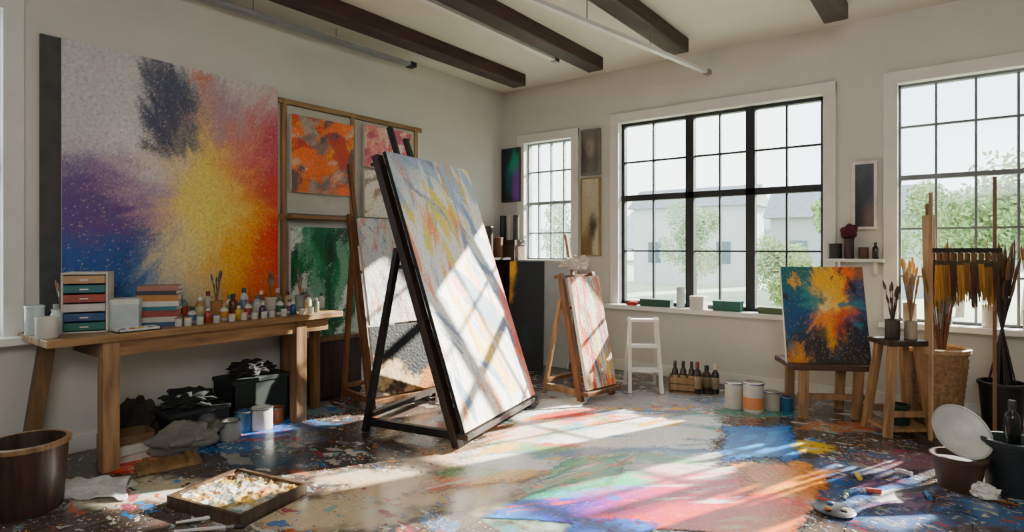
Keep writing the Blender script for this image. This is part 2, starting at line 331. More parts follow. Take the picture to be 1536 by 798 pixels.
def house(label, x, y, w, h, rh, c):
    t = thing('garden_house', label, 'house', (x, y, -.12))
    MB().span((-w, -1, 0), (w, 1, h)).build('wall', mat(c, .9, .05), t); e = w+.2
    MB().add([(-e, -1.2, h), (e, -1.2, h), (e, 1.2, h), (-e, 1.2, h), (-e, 0, h+rh), (e, 0, h+rh)], [(0, 1, 5, 4), (2, 3, 4, 5), (0, 4, 3), (1, 2, 5), (0, 3, 2, 1)]).build('roof', mat('#7E8489', .9), t)
    for k in range(-1, 2): MB().span((k*w*.6-.25, -1.03, .8), (k*w*.6+.25, -1.0, 1.6)).build('window_pane', mat('#56626E', .3), t)
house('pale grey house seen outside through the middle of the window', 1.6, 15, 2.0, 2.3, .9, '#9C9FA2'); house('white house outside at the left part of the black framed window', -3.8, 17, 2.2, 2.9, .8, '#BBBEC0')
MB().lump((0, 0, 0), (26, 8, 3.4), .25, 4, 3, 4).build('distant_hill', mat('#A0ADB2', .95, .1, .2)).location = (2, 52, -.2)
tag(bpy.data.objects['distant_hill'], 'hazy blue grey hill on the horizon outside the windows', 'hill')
# ---------------------------------------------------------------- wall paintings
big = blobs([(.05, .95, .25, '#C6C3C3', 1), (.3, .99, .2, '#D2CECE', 1), (0, .72, .2, '#CCC8CA', 1), (.38, .855, .07, '#26324E', 6), (.44, .77, .06, '#2E3A56', 6), (.51, .70, .045, '#4A4E66', 2.6), (.26, .68, .12, '#E8E4E4', 1.5), (.15, .84, .12, '#D2CED0', 1.3), (.24, .88, .06, '#CFCBCC', 1.5), (.57, .92, .035, '#C5683C', 1.6), (.68, .82, .10, '#9E8090', 1.3), (.80, .97, .16, '#D0C6C2', 1.1), (.6, .8, .06, '#C8A090', 1),
    (.95, .74, .13, '#B84258', 1.7), (.8, .64, .12, '#D88870', 1.3), (.97, .52, .12, '#CC4438', 1.6), (.58, .56, .12, '#EFCF74', 1.8), (.62, .40, .14, '#FFE68C', 2.8), (.46, .6, .10, '#E2CCB0', 1.4), (.80, .40, .11, '#F2A84A', 1.7), (.98, .24, .13, '#E2401E', 2.2), (.89, .08, .11, '#F2701E', 1.8), (.72, .18, .12, '#F8B44A', 1.6),
    (.09, .46, .13, '#5A3A7C', 1.9), (.17, .34, .1, '#6C4A80', 1.3), (.29, .5, .11, '#AC8CA8', 1.3), (.40, .40, .09, '#DCBCA4', 1.3), (.1, .18, .13, '#34589C', 1.7), (.27, .20, .10, '#25528F', 1.8), (.38, .1, .11, '#6890BC', 1.2), (.5, .18, .12, '#EAD8AC', 1.5), (.55, .05, .1, '#DCC8A0', 1.2)], .11, .020, 3, 1, .05, ('#F4F0EC', '#D8604A', '#4A4A78', '#F4DC90', '#A85068', '#B8A8A8'), (.58, .44, .13), 1.2)
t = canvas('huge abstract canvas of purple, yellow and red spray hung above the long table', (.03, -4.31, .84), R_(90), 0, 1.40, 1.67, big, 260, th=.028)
MB().span((-.10, .012, -.0), (0, .029, 1.67)).build('dark_side_strip', mat('#4A4848', .8), t)  # flat dark grey strip running along the left edge of the canvas
org = strokes('#D0764A', ['#C8552E', '#E2954A', '#A09890', '#7A6864', '#DDB49C', '#B0402E', '#4E4A50', '#E87A34'], 20, 2.0, 2.0, .12, 2, .22, .08, 60)
pnk = strokes('#D28A86', ['#C55A68', '#E3B9AE', '#AC5468', '#E6D6CC'], 70, 2.2, 2.2, .12, 5, .2, .08)
grn = strokes('#246A48', ['#184A36', '#4E906A', '#C9D9CC', '#7FA890', '#123026', '#ECF2EA'], 75, 1.6, 2.2, .2, 9, .22, .1, 50)
rk = thing('canvas_rack', 'slim wooden wall rack holding the orange, pink and green paintings', 'rack', (0.012, -2.86, 0))
for y in (0, .66, 1.42): MB().span((0, y-.02, .0), (.035, y+.02, 2.44)).build('upright', LTW, rk)
for z, nm in ((2.42, 'top_rail'), (1.50, 'middle_rail')): MB().span((0, -.05, z-.02), (.03, 1.5, z+.02)).build(nm, wood('#94704A', .55, 1), rk)
MB().span((0.035, .0, 1.485), (.13, .62, 1.51)).build('ledge', wood('#8A5E36', .5, 1), rk)
MB().span((.0, .03, 1.53), (.02, 1.40, 2.39)).build('back_panel', mat('#BDB6A8', .85, .08), rk)
canvas('orange and rust abstract painting hanging in the wooden wall rack', (.08, -2.82, 1.70), R_(90), 0, .60, .62, org, 90)
canvas('pink and white abstract painting beside the orange one in the wall rack', (.08, -2.10, 1.98), R_(90), 0, .55, .38, pnk, 70)
canvas('pale sketched canvas below the pink painting in the wall rack', (.08, -2.10, 1.53), R_(90), 0, .55, .42, strokes('#DED4C6', ['#B89E8A', '#D9C7B4', '#9A7E6C'], 60, 2, 3, .2, 4), 70)
canvas('green and white abstract canvas leaning behind the long table', (.10, -2.84, .52), R_(90), 0, .62, .90, grn, 110)
ch_ = thing('storage_chest', 'low brown wooden chest carrying the green canvas behind the table', 'chest', (.055, -2.84, 0)); MB().span((0, 0, .03), (.16, .6, .49)).build('chest_body', DKW, ch_, bevel=.004); MB().span((-.004, -.005, .49), (.165, .605, .52)).build('lid', TABW, ch_, bevel=.004)
for y in (.03, .57): MB().span((.01, y-.02, 0), (.15, y+.02, .03)).build('foot', DKW, ch_)
DKFR = mat('#3A342E', .5)
port = blobs([(.5, .9, .4, '#6A6862', 1), (.5, .6, .18, '#B7ADA0', 1.6), (.45, .6, .07, '#3A3630', 1.5), (.2, .3, .3, '#454240', 1), (.8, .3, .3, '#5A5852', 1), (.5, .1, .3, '#7C7870', 1)], .05, .01, 4)
canvas('small grey portrait-like picture above the beige one, left of the black framed window', (1.10, -.035, 2.04), 0, 0, .20, .45, port, 40, frame=mat('#7E7A70', .6), fw=.015)
canvas('tall narrow beige and brown picture below the grey one, left of the black framed window', (1.10, -.035, 1.18), 0, 0, .20, .80, blobs([(.3, .95, .3, '#C6BCA6', 1), (.7, .75, .2, '#BCB098', 1), (.3, .55, .2, '#B9A57C', 1), (.6, .38, .14, '#2A201A', 1.6), (.4, .15, .2, '#7E6438', 1), (.8, .08, .15, '#C6BBA4', 1)], .08, .01, 5, sat=1), 50, frame=mat('#998458', .6), fw=.015)
canvas('narrow dark blue and grey picture in a white frame between the two big windows', (3.635, -.035, 1.42), 0, 0, .13, .50, blobs([(.3, .9, .4, '#4A5058', 1), (.6, .55, .2, '#24344C', 1.6), (.3, .3, .3, '#20272E', 1.2), (.7, .1, .3, '#6A5A50', 1)], .1, .01, 6, sat=1), 45, frame=mat('#D8D4CC', .6), fw=.022)
canvas('dark teal and violet painting by the corner, left of the small window', (.03, -.04, 1.80), 0, 0, .24, .60, blobs([(.2, .8, .3, '#1E2A2E', 1), (.6, .7, .14, '#2E9A84', 2), (.4, .4, .2, '#1B5E6A', 1.2), (.8, .3, .18, '#7A4AA0', 1.4), (.2, .1, .3, '#15191E', 1)], .12, .01, 7), 45, frame=DKFR, fw=.012)
# ---------------------------------------------------------------- easels
def easel(label, loc, rz, w, L, s, cz, rear, joint, m, m2, mast=(), uw=.06, bars=True, side=True):
    """front uprights lean back by s over height cz; L = length above; origin = near front foot"""
    t = thing('easel', label, 'easel', loc, rz); d = Vector((0, s, cz)).normalized(); dk = .05
    xs = (-uw/2, w-uw*.5) if side else (w*.12, w*.88)
    off = Vector((0, .0 if side else .045, 0)); up = (0, -1, 0)
    for x in xs: MB().bar(Vector((x, 0, 0))+off, Vector((x, 0, 0))+off+d*L, uw, dk, up).build('upright', m, t, bevel=.004)
    for x, l0, l1 in mast: MB().bar(Vector((x, .065, 0))+d*l0, Vector((x, .065, 0))+d*l1, uw*.6, .03, up).build('mast', m2, t)
    j = d*joint
    for k, x in enumerate(xs): MB().bar(Vector((x+(.0), rear, 0)), Vector((x, j.y+.04, j.z))+off, uw*.75, .035, up).build('rear_leg', m2, t, bevel=.003)
    MB().span((xs[0]-uw*.4, -.085, .055), (xs[1]+uw*.4, .0, .09)).build('canvas_ledge', m, t, bevel=.004)
    MB().bar((xs[0], rear*.93, .12), (xs[1], rear*.93, .12), .045, .03).build('rear_rail', m, t)
    for q in (joint*.9, L*.97): MB().bar(Vector((xs[0], .05, 0))+d*q+off, Vector((xs[1], .05, 0))+d*q+off, .05, .025).build('crossbar', m, t)
    if bars:
        for x in xs: MB().bar((x, .03, .07), (x, rear*.97, .07), .035, .05).build('side_rail', m2, t)
    return t
BR = fl(692, 668); EW = 1.03
DK2 = wood('#14100E', .5); BRN = wood('#2A1C16', .5)
easel('big dark A-frame easel holding the tall white abstract canvas', BR, R_(101.3), EW, 1.98, .64, 1.87, .74, 1.32, BRN, DK2, ((.30, 1.5, 2.26), (.47, 1.5, 2.2)), .07)
th = math.atan(.64/1.87)
bigfn = strokes('#F4F2EE', ['#B8C8D8', '#F4C49A', '#96ACC6', '#F6DC78', '#E8946E', '#F6F3EC', '#A8B8CC', '#F2C018', '#F8F6F2', '#7A8EA8', '#F6F4F0'], 112, 1.7, 4.4, .26, 11, .14, .05, 40)
def bf(u, v):
    c = bigfn(u, v); k = sm(.86, .97, u+.06*noise.noise(Vector((u*8, v*9, 2)))-.3*max(0, v-.45)); c = mixc(c, hs('#E86842'), k*.8)
    k = sm(.72, .95, v-u*.45+.14*noise.noise(Vector((u*5, v*5, 7)))+.1*noise.noise(Vector((u*14, v*14, 7)))); return mixc(c, hs('#8CA4BE'), k*.6)
X = Vector((math.cos(R_(101.3)), math.sin(R_(101.3)), 0)); Yv = Vector((-X.y, X.x, 0))
canvas('tall white abstract canvas with blue, orange and yellow strokes on the big easel', BR - X*.052 - Yv*.058 + Vector((0, 0, .100)), R_(101.3), th, EW+.045, 1.90, bf, 240, th=.026, edge=mat('#141210', .7))
# second easel
E2 = fl(562, 614)
easel('light brown easel with a pale scribbled canvas behind the big dark easel', E2, R_(82), .62, 1.56, .33, 1.50, .44, 1.2, MIDW, MIDW, ((.06, 1.3, 2.0),), .05)
X2 = Vector((math.cos(R_(82)), math.sin(R_(82)), 0)); Y2 = Vector((-X2.y, X2.x, 0)); th2 = math.atan(.33/1.50)
d2 = Vector((0, 0, math.cos(th2)))+Y2*math.sin(th2)
canvas('pale canvas with thin pink and blue scribbles on the brown easel', E2 + X2*.01 - Y2*.062 + d2*.66, R_(82), th2, .58, .87, strokes('#E2DFDA', ['#C9CDD4', '#D99480', '#A4B2C4', '#ECE7DE', '#E3B098', '#8A90A0'], 30, 3, 5, .42, 21, .12, .05, 80), 120)
blk = blobs([(.7, .85, .3, '#0A0A0B', 2), (.2, .7, .2, '#141214', 1.5), (.5, .5, .2, '#0C0C0E', 2), (.9, .4, .15, '#141214', 1.5), (.2, .3, .14, '#E0C8A4', 1.6), (.45, .15, .12, '#D8B890', 1.6), (.75, .12, .12, '#B87848', 1.3), (.08, .08, .12, '#3A2A22', 1.2), (.08, .5, .08, '#B8643A', 1)], .35, .006, 17)
canvas('black and cream abstract canvas standing low on the brown easel', E2 + X2*.0 - Y2*.062 + d2*.10, R_(82), th2, .60, .545, blk, 100)
# third easel
E3 = fl(874, 603)
easel('small wooden easel with a narrow striped canvas right of the big easel', E3, R_(80), .40, 1.06, .23, 1.05, .42, .85, MIDW, LTW, ((.2, .8, 1.40),), .04)
X3 = Vector((math.cos(R_(80)), math.sin(R_(80)), 0)); Y3 = Vector((-X3.y, X3.x, 0)); th3 = math.atan(.23/1.05)
canvas('narrow cream canvas with red, blue and yellow vertical strokes on the small easel', E3 - Y3*.05 + X3*.01 + Vector((0, 0, .10)), R_(80), th3, .37, .93, strokes('#DCD0BC', ['#8CA0B0', '#D05038', '#ECC850', '#EFEADF', '#4E6E88', '#B0886A', '#E8E2D4', '#C84A34', '#E8B838'], 98, 1.5, 3.6, .22, 43, .12), 110)
# fourth: low easel by the big window
E4 = fl(1182, 628)
t = thing('table_easel', 'low wooden stand with square legs carrying the orange and blue painting', 'easel', E4, R_(30))
for x, y in ((.12, .03), (.50, .03), (.12, .33), (.50, .33)): MB().bar((x*.96, y, 0), (x, y, .36), .06, .05).build('leg', LTW, t, bevel=.004)
MB().span((.02, -.02, .36), (.60, .38, .40)).build('stand_top', wood('#4A2E1E', .5, 0), t, bevel=.005)
MB().span((.08, .03, .14), (.54, .06, .18)).build('stretcher', LTW, t)
MB().bar((.30, .34, .40), (.30, .25, 1.05), .05, .03).build('back_post', MIDW, t)
X4 = Vector((math.cos(R_(30)), math.sin(R_(30)), 0)); Y4 = Vector((-X4.y, X4.x, 0))
pb = blobs([(.05, .85, .2, '#1E6A6E', 1), (.1, .5, .2, '#1A4E7A', 1.4), (.2, .25, .15, '#18222C', 1.4), (.33, .75, .1, '#3E8A8C', 1), (.6, .72, .12, '#FFC050', 2.6), (.76, .85, .1, '#F0702A', 1.5), (.55, .48, .12, '#F09030', 2.4), (.52, .62, .07, '#FFF0B8', 3), (.7, .45, .10, '#D05424', 1.4), (.93, .6, .12, '#34426A', 1.6), (.93, .25, .16, '#182234', 1.6), (.6, .25, .08, '#D9A24A', 1.2), (.4, .1, .12, '#2A2420', 1.5), (.15, .1, .08, '#D9922E', 1.5), (.75, .1, .12, '#2A2420', 1.5), (.97, .95, .1, '#8E5A3A', 1)], .16, .016, 8, 1, .05, ('#FAD060', '#1A2030', '#D4C0A0', '#2E80A8', '#C87A30'), (.55, .6, .18), 1.2)
canvas('dark blue canvas with a burst of orange and yellow on the low wooden stand', E4 + X4*.01 + Y4*.05 + Vector((0, 0, .402)), R_(30), R_(12), .585, .72, strokes(pb, ['#1A2434', '#F0B050', '#3E7A8A', '#16181E'], 60, 2.4, 1.6, .55, 61, .15, .08, 60), 130)
# ---------------------------------------------------------------- long table
t = thing('work_table', 'long rustic wooden work table against the left wall, covered in art supplies', 'table', (0, 0, 0))
TY0, TY1 = -4.52, -2.70
k = MB()
for i in range(4): k.span((.05+i*.1335, TY0, TT-.04), (.05+(i+1)*.1335-.003, TY1, TT))
k.build('tabletop', TABH, t, bevel=.004)
k = MB(); k.span((.50, TY0+.25, TT-.13), (.53, TY1-.1, TT-.04)); k.build('front_apron', TABH, t)
MB().span((.08, TY0+.25, TT-.13), (.11, TY1-.05, TT-.04)).build('back_apron', TABH, t)
MB().span((.11, TY0+.25, TT-.13), (.50, TY0+.28, TT-.04)).build('end_apron', TABW, t)
MB().bar((.50, -4.22, 0), (.50, -4.22, TT-.04), .085, .085).build('leg', LTW, t, bevel=.004)
MB().bar((.50, -3.03, 0), (.50, -3.03, TT-.04), .085, .085).build('leg', TABW, t, bevel=.004)
MB().bar((.12, -4.50, 0), (.12, -4.40, TT-.04), .08, .07).build('leg', TABW, t, bevel=.004)
MB().bar((.30, -2.76, 0), (.30, -2.76, TT-.04), .06, .06).build('leg', TABW, t, bevel=.004)
MB().bar((.12, -2.90, 0), (.12, -2.90, TT-.04), .06, .06).build('leg', TABW, t, bevel=.004)
# ---------------------------------------------------------------- containers and brushes
def pot(name, label, cat, loc, r, h, m, liq=None, taper=1.0, rim=True, group=None, fill=.85):
    t = thing(name, label, cat, loc, 0, group); r0 = r*taper; w = min(.012, r*.15)
    MB().lathe([(0, 0), (r0*.96, 0), (r0, h*.03), (r, h), (r-w, h), (r0-w, h*.06), (0, h*.06)]).build('body', m, t, True)
    if rim: MB().lathe([(r*1.0, h*.93), (r*1.06, h*.94), (r*1.06, h*1.0), (r*1.02, h*1.01), (r-w, h*1.01), (r-w, h*.97)], caps=False).build('rim', m if rim is True else rim, t, True)
    if liq:
        ri = r0+(r-r0)*fill-w*1.1; MB().lathe([(0, h*fill-.004), (ri, h*fill-.004), (ri, h*fill), (0, h*fill)]).build('contents', liq, t)
    return t
def bottle(label, loc, r, h, body, cap, band=None, group=None, name='paint_bottle'):
    t = thing(name, label, 'bottle', loc, 0, group)
    MB().lathe([(r*.9, 0), (r, h*.04), (r, h*.62), (r*.85, h*.7), (r*.42, h*.78), (r*.42, h*.84), (0, h*.84)], 16).build('body', body, t, True)
    MB().lathe([(r*.5, h*.82), (r*.5, h*.97), (r*.42, h), (0, h)], 12).build('cap', cap, t, True)
    if band: MB().lathe([(r*.99, h*.16), (r*1.03, h*.17), (r*1.03, h*.55), (r*.99, h*.56)], 16, caps=False).build('label_band', band, t, True)
    return t
def brush(label, loc, rot, L, hm, bm, fm=None, wdt=.006, group=None):
    t = thing('paintbrush', label, 'brush', loc, 0, group); t.rotation_euler = rot
    MB().tube((0, 0, 0), (0, 0, L*.4), wdt*.45, wdt*.8, 8).tube((0, 0, L*.4), (0, 0, L*.72), wdt*.8, wdt*.6, 8).build('handle', hm, t, True)
    MB().tube((0, 0, L*.70), (0, 0, L*.82), wdt*.72, wdt*.95, 8).build('ferrule', fm or MET, t, True)
    MB().lathe([(wdt*.9, L*.82), (wdt*1.25, L*.89), (wdt*.8, L*.96), (0, L)], 8).build('bristles', bm, t, True)
    return t
def bunch(label, base, n, L, r, hm, bm, seed, wdt=.006, spread=.3, group=None, fm=None):
    rn = random.Random(seed); b0 = None
    for i in range(n):
        a = 2*math.pi*i/n + rn.uniform(-.3, .3); k = rn.uniform(.1, 1); tl = spread*k; loc = (base[0]-math.cos(a)*r*.5*k, base[1]-math.sin(a)*r*.5*k, base[2]); rot = Vector((math.sin(tl)*math.cos(a), math.sin(tl)*math.sin(a), math.cos(tl))).to_track_quat('Z', 'Y').to_euler(); s = rn.uniform(.75, 1.12)
        if b0 is None: b0 = brush(label, loc, rot, L, hm, bm, fm, wdt, group)
        else: dup(b0, loc, rot, scale=s)
def T(px, X): p = lw(px, 372, X); return (X, p.y, TT)
M = lambda c, r=.5: mat(c, r, .1, 14)
# table: coloured drawer tower
p = T(132, .30); t = thing('drawer_tower', 'white mini drawer tower with coloured drawer fronts at the table\'s left part', 'organizer', p, R_(62))
MB().span((-.11, -.08, 0), (-.10, .10, .335)).span((.10, -.08, 0), (.11, .10, .335)).span((-.11, -.08, .33), (.11, .10, .342)).span((-.11, .09, 0), (.11, .10, .335)).span((-.11, -.08, 0), (.11, .1, .008)).build('cabinet_body', M('#C9C4B8'), t)
for i, c in enumerate(['#2E6A60', '#34507C', '#C9C4B8', '#A44A40', '#2E6A6E', '#B9926A']):
    d = MB().span((-.097, -.088, .014+i*.053), (.097, .06, .058+i*.053)).build('drawer', M(c), t, bevel=.003); MB().span((-.02, -.096, .031+i*.053), (.02, -.087, .038+i*.053)).build('knob', M('#DDD9D0'), d)
p = T(185, .34); t = thing('storage_box', 'plain white cardboard box with a lid beside the drawer tower', 'box', p, R_(60)); MB().span((-.09, -.07, 0), (.09, .07, .15)).build('box_body', M('#BFC8CC', .8), t); MB().span((-.094, -.074, .15), (.094, .074, .18)).build('lid', M('#D6D6D0', .8), t)
bk = [('#2E4E7A', 'dark blue'), ('#C6C0B2', 'cream'), ('#983A34', 'red'), ('#357280', 'teal'), ('#D0CCC2', 'white'), ('#B47C36', 'ochre'), ('#3E3E4A', 'charcoal'), ('#A06C5E', 'dusty pink')]
p = T(240, .34); z = TT
for i, (c, n) in enumerate(bk):
    h = .026+.006*(i % 3); t = thing('sketchbook', '%s sketchbook, number %s from the bottom of the stack mid-table' % (n, ['one', 'two', 'three', 'four', 'five', 'six', 'seven', 'eight'][i]), 'book', (p[0], p[1], z), R_(60+random.uniform(-8, 8)), 'stack of sketchbooks on the table')
    MB().span((-.11, -.075, 0), (.11, .075, .003)).span((-.11, -.075, h-.003), (.11, .075, h)).span((-.11, -.078, 0), (.11, -.073, h)).build('cover', M(c), t); MB().span((-.106, -.07, .003), (.106, .07, h-.003)).build('pages', PAPER, t); z += h
# jars at left end
pot('glass_jar', 'tall clear glass jar at the far left end of the table', 'jar', T(52, .22), .045, .16, GLS)
pot('paint_pot', 'squat white paint pot standing in front of the left glass jar', 'pot', T(70, .42), .05, .11, M('#D4D0C6'), M('#C8C0B0'))
pot('brush_jar', 'white ceramic jar of brushes at the left end of the table', 'jar', T(92, .22), .045, .13, M('#CDC8BD'))
bunch('thin paintbrush standing in the white ceramic jar at the table\'s left end', (T(92, .22)[0], T(92, .22)[1], TT+.016), 7, .27, .045, MIDW, M('#8A6A48'), 3, .005, .22, 'brushes in the white jar')
bottle('clear bottle with a grey cap left of the drawer tower', T(84, .33), .028, .17, GLS, M('#8E9090'))
BL = [(288, .40, .026, .10, '#C8C2B6', '#3A3A3E', '#4C7090', 'white bottle with black cap and blue band, right of the sketchbooks'),
 (300, .22, .03, .15, '#B9905A', '#DDD8CC', '#C9B890', 'tall amber bottle with white cap behind the black-capped bottle'),
 (312, .44, .024, .09, '#A8402E', '#D8D2C6', None, 'short rust red bottle with white cap at the table front'),
 (336, .42, .027, .11, '#D0CCC0', '#C88A2E', '#C88A2E', 'white bottle with orange cap and orange band'),
 (350, .26, .03, .16, '#6A3A1C', '#20201F', None, 'tall brown glass bottle with black cap in the back row'),
 (358, .44, .023, .09, '#D9A830', '#D9D4C8', None, 'small yellow bottle with pale cap'),
 (372, .40, .026, .12, '#CAC5BA', '#A83A36', '#A83A36', 'white bottle with red cap and red band'),
 (386, .24, .03, .14, '#A9B2B0', '#5A5E60', '#CAC6BC', 'grey glass bottle with white band in the back row'),
 (394, .44, .024, .10, '#5E2A3E', '#DAD4C8', None, 'plum coloured bottle with pale cap'),
 (420, .40, .027, .12, '#D2CEC4', '#1E5A42', '#1E5A42', 'white bottle with green cap and green band'),
 (432, .24, .026, .15, '#B6A47E', '#2E2620', None, 'tan bottle with dark cap near the table\'s right end'),
 (440, .46, .024, .09, '#24587C', '#E0DCD0', None, 'short blue bottle with white cap'),
 (462, .36, .026, .13, '#C8C0AE', '#7A4A26', '#A89878', 'cream bottle with brown cap near the right end'),
 (474, .46, .024, .11, '#6C7C64', '#C8C4B8', None, 'sage green bottle at the right front corner of the table'),
 (482, .24, .025, .12, '#CDC9C0', '#3A3E44', None, 'plain white bottle with slate cap at the table\'s right back corner'),
 (275, .20, .028, .17, '#7E8A8A', '#C8C4BA', '#B8402A', 'tall grey bottle with red band behind the sketchbooks'),
 (366, .16, .03, .19, '#B8BEB8', '#2A3A5A', '#6A82A0', 'tallest pale bottle with navy cap against the wall'),
 (416, .15, .028, .17, '#986A3A', '#D0CABE', None, 'honey brown bottle against the wall behind the green-capped bottle'),
 (344, .14, .027, .14, '#D4D0C8', '#4A7A6A', '#7AA090', 'white bottle with sea green band against the wall'),
 (454, .15, .027, .16, '#4A5A4A', '#B8B2A4', None, 'dark olive bottle against the wall near the right end'),
 (312, .15, .028, .18, '#C2B8A4', '#6A2A22', None, 'tall beige bottle with maroon cap against the wall'),
 (392, .14, .026, .16, '#8A4A34', '#E0DACE', '#D8C8A8', 'brick coloured bottle with cream band against the wall'),
 (434, .36, .022, .10, '#C8C4BC', '#7A3A6A', '#7A3A6A', 'white bottle with violet cap and violet band')]
for px, X_, r, h, c, cc, bd, lb in BL: bottle(lb, T(px, X_), r, h, M(c, .3), M(cc, .4), M(bd) if bd else None)
for px, X_, c, lq, n in ((268, .50, '#CAC6BC', '#C8402E', 'scarlet'), (282, .52, '#CAC6BC', '#E8C040', 'lemon yellow'), (325, .51, '#C8C4BA', '#2E5E9A', 'ultramarine'), (348, .52, '#CAC6BC', '#E07A2E', 'orange'), (382, .52, '#C6C2B8', '#3E8A6A', 'emerald'), (408, .51, '#CAC6BC', '#8A3A5A', 'magenta'), (426, .52, '#C6C2B8', '#E4E0D6', 'white'), (453, .52, '#CAC6BC', '#4A3026', 'umber'), (300, .51, '#CAC6BC', '#7AB0C8', 'sky blue'), (366, .50, '#CAC6BC', '#C88A7A', 'salmon'), (396, .52, '#CAC6BC', '#2A2A30', 'black'), (466, .52, '#CAC6BC', '#9AB070', 'lime'), (312, .33, '#CAC6BC', '#6A3A86', 'purple')):
    pot('paint_jar', 'little open jar of %s paint %s of the table' % (n, 'along the front edge' if X_ > .4 else 'in the middle'), 'jar', T(px, X_), .021, .05, M(c), M(lq, .3), 1.0, M(lq, .3))
for px, X_, c, lb, sd in ((325, .26, '#A97A42', 'tan clay jar full of brushes behind the orange-capped bottle', 5), (406, .30, '#C0B8AA', 'cream jar full of brushes behind the green-capped bottle', 6), (450, .30, '#7E8A8C', 'grey jar full of brushes toward the table\'s right end', 7)):
    q_ = T(px, X_); pot('brush_jar', lb, 'jar', q_, .038, .12, M(c)); bunch('thin paintbrush standing in the ' + lb.split(' jar')[0] + ' jar', (q_[0], q_[1], TT+.015), 9, .29, .04, wood('#9A6A3A'), M('#6A4E36'), sd, .005, .2, 'brushes in the %s jar' % lb.split(' jar')[0])
t = thing('paint_tray', 'flat white mixing tray at the table front below the sketchbooks', 'tray', T(205, .50), R_(90)); MB().span((-.11, -.05, 0), (.11, .05, .006)).span((-.11, -.05, 0), (-.105, .05, .018)).span((.105, -.05, 0), (.11, .05, .018)).span((-.11, -.05, 0), (.11, -.045, .018)).span((-.11, .045, 0), (.11, .05, .018)).build('tray_body', M('#D9D6CE'), t)
for i, c in enumerate(['#2E5E9A', '#C8483A', '#E0B83E', '#3E8A6A']): MB().lump((-.07+i*.047, 0, .006), (.018, .02, .008), .3, 3, i, 2).build('paint_dab', M(c, .3), t, True)
# under the table
def ubox(name, label, cat, px, X_, w, d, h, c, lid=None, rz=90, z=0):
    p = lw(px, 372, X_); t = thing(name, label, cat, (X_, p.y, z), R_(rz)); m = mat(c, .7, .25, 6)
    MB().span((-w/2, -d/2, 0), (w/2, d/2, .012)).span((-w/2, -d/2, 0), (-w/2+.012, d/2, h)).span((w/2-.012, -d/2, 0), (w/2, d/2, h)).span((-w/2, -d/2, 0), (w/2, -d/2+.012, h)).span((-w/2, d/2-.012, 0), (w/2, d/2, h)).build('box_body', m, t)
    if lid: MB().span((-w/2-.008, -d/2-.008, h), (w/2+.008, d/2+.008, h+.03)).build('lid', mat(lid, .7, .2, 6), t, bevel=.004)
    return t
ubox('storage_box', 'dark green lidded storage box under the right half of the table', 'box', 378, .20, .42, .28, .30, '#15201D', '#1E2623')
ubox('storage_box', 'black lidded box lying under the middle of the table', 'box', 285, .22, .38, .3, .17, '#1C1B1E', '#2A2A2C')
ubox('cardboard_box', 'open brown cardboard box under the left of the table', 'box', 190, .35, .26, .20, .15, '#6E5236', None, 84)
t = thing('rag_pile', 'heap of dark green and black rags on top of the black box', 'rags', (.22, lw(285, 372, .22).y, .2)); MB().lump((0, 0, 0), (.12, .16, .06), .4, 4, 3, 4, True, True).build('cloth', mat('#222624', .95, .4, 7), t, True)
t = thing('cloth_sack', 'soft grey cloth sack slumped in front of the black box', 'sack', (.50, lw(275, 372, .50).y, 0), R_(85)); MB().lump((0, 0, 0), (.19, .09, .10), .25, 3, 5, 4, True, True).build('sack_body', mat('#77756C', .9, .25, 6, 0, .4), t, True); MB().tube((.17, 0, .09), (.22, .01, .12), .03, .045).build('tied_neck', mat('#6A685F', .9), t, True)
t = thing('cloth_sack', 'dark brown bag under the table behind the cardboard box', 'sack', (.15, lw(205, 372, .15).y-.02, 0), R_(80)); MB().lump((0, 0, 0), (.13, .08, .16), .3, 4, 9, 4, True, True).build('sack_body', mat('#332B25', .9, .3, 6, 0, .4), t, True)
for px, X_, r, h, c, lq, lb in ((392, .46, .075, .15, '#C2BFB6', '#8FA0A8', 'white paint tin under the table next to the right front leg'), (345, .50, .065, .12, '#9EA09C', '#C8C6C0', 'pale grey paint tin beside the grey sack under the table'), (366, .42, .06, .14, '#2E5A7A', '#1E4E7A', 'blue paint tin between the grey and white tins under the table'), (415, .40, .05, .11, '#94502A', '#98331E', 'rust coloured small tin right of the white tin under the table')):
    pot('paint_tin', lb, 'tin', (X_, lw(px, 372, X_).y, 0), r, h, M(c), M(lq), 1, MET)
t = thing('rag_pile', 'black crumpled sheeting heaped on the dark green box', 'rags', (.20, lw(378, 372, .20).y, .33)); MB().lump((0, 0, 0), (.10, .15, .06), .4, 4, 12, 4, True, True).build('cloth', mat('#201E1D', .8, .4, 7), t, True)
for i, (dx, n) in enumerate(((0, 'lower'), (.015, 'upper'))):
    t = thing('paper_stack', '%s of the two stacks of white paper on the floor at the left table legs' % n, 'paper', (.36+dx, -4.06+dx, i*.05), R_(82+9*i)); MB().span((-.14, -.10, 0), (.14, .10, .05)).build('sheets', mat('#C4BFB2', .85, .1, 60, 0, .3, (.1, .1, 8)), t)
t = thing('wooden_board', 'small pale wooden board propped flat under the left end of the table', 'board', (.68, -3.98, 0), R_(75)); MB().span((-.16, -.09, 0), (.16, .09, .02)).build('plank', TABH, t)
for a in (-.12, .09): MB().span((a, -.09, .02), (a+.03, .09, .04)).build('cleat', TABH, t)
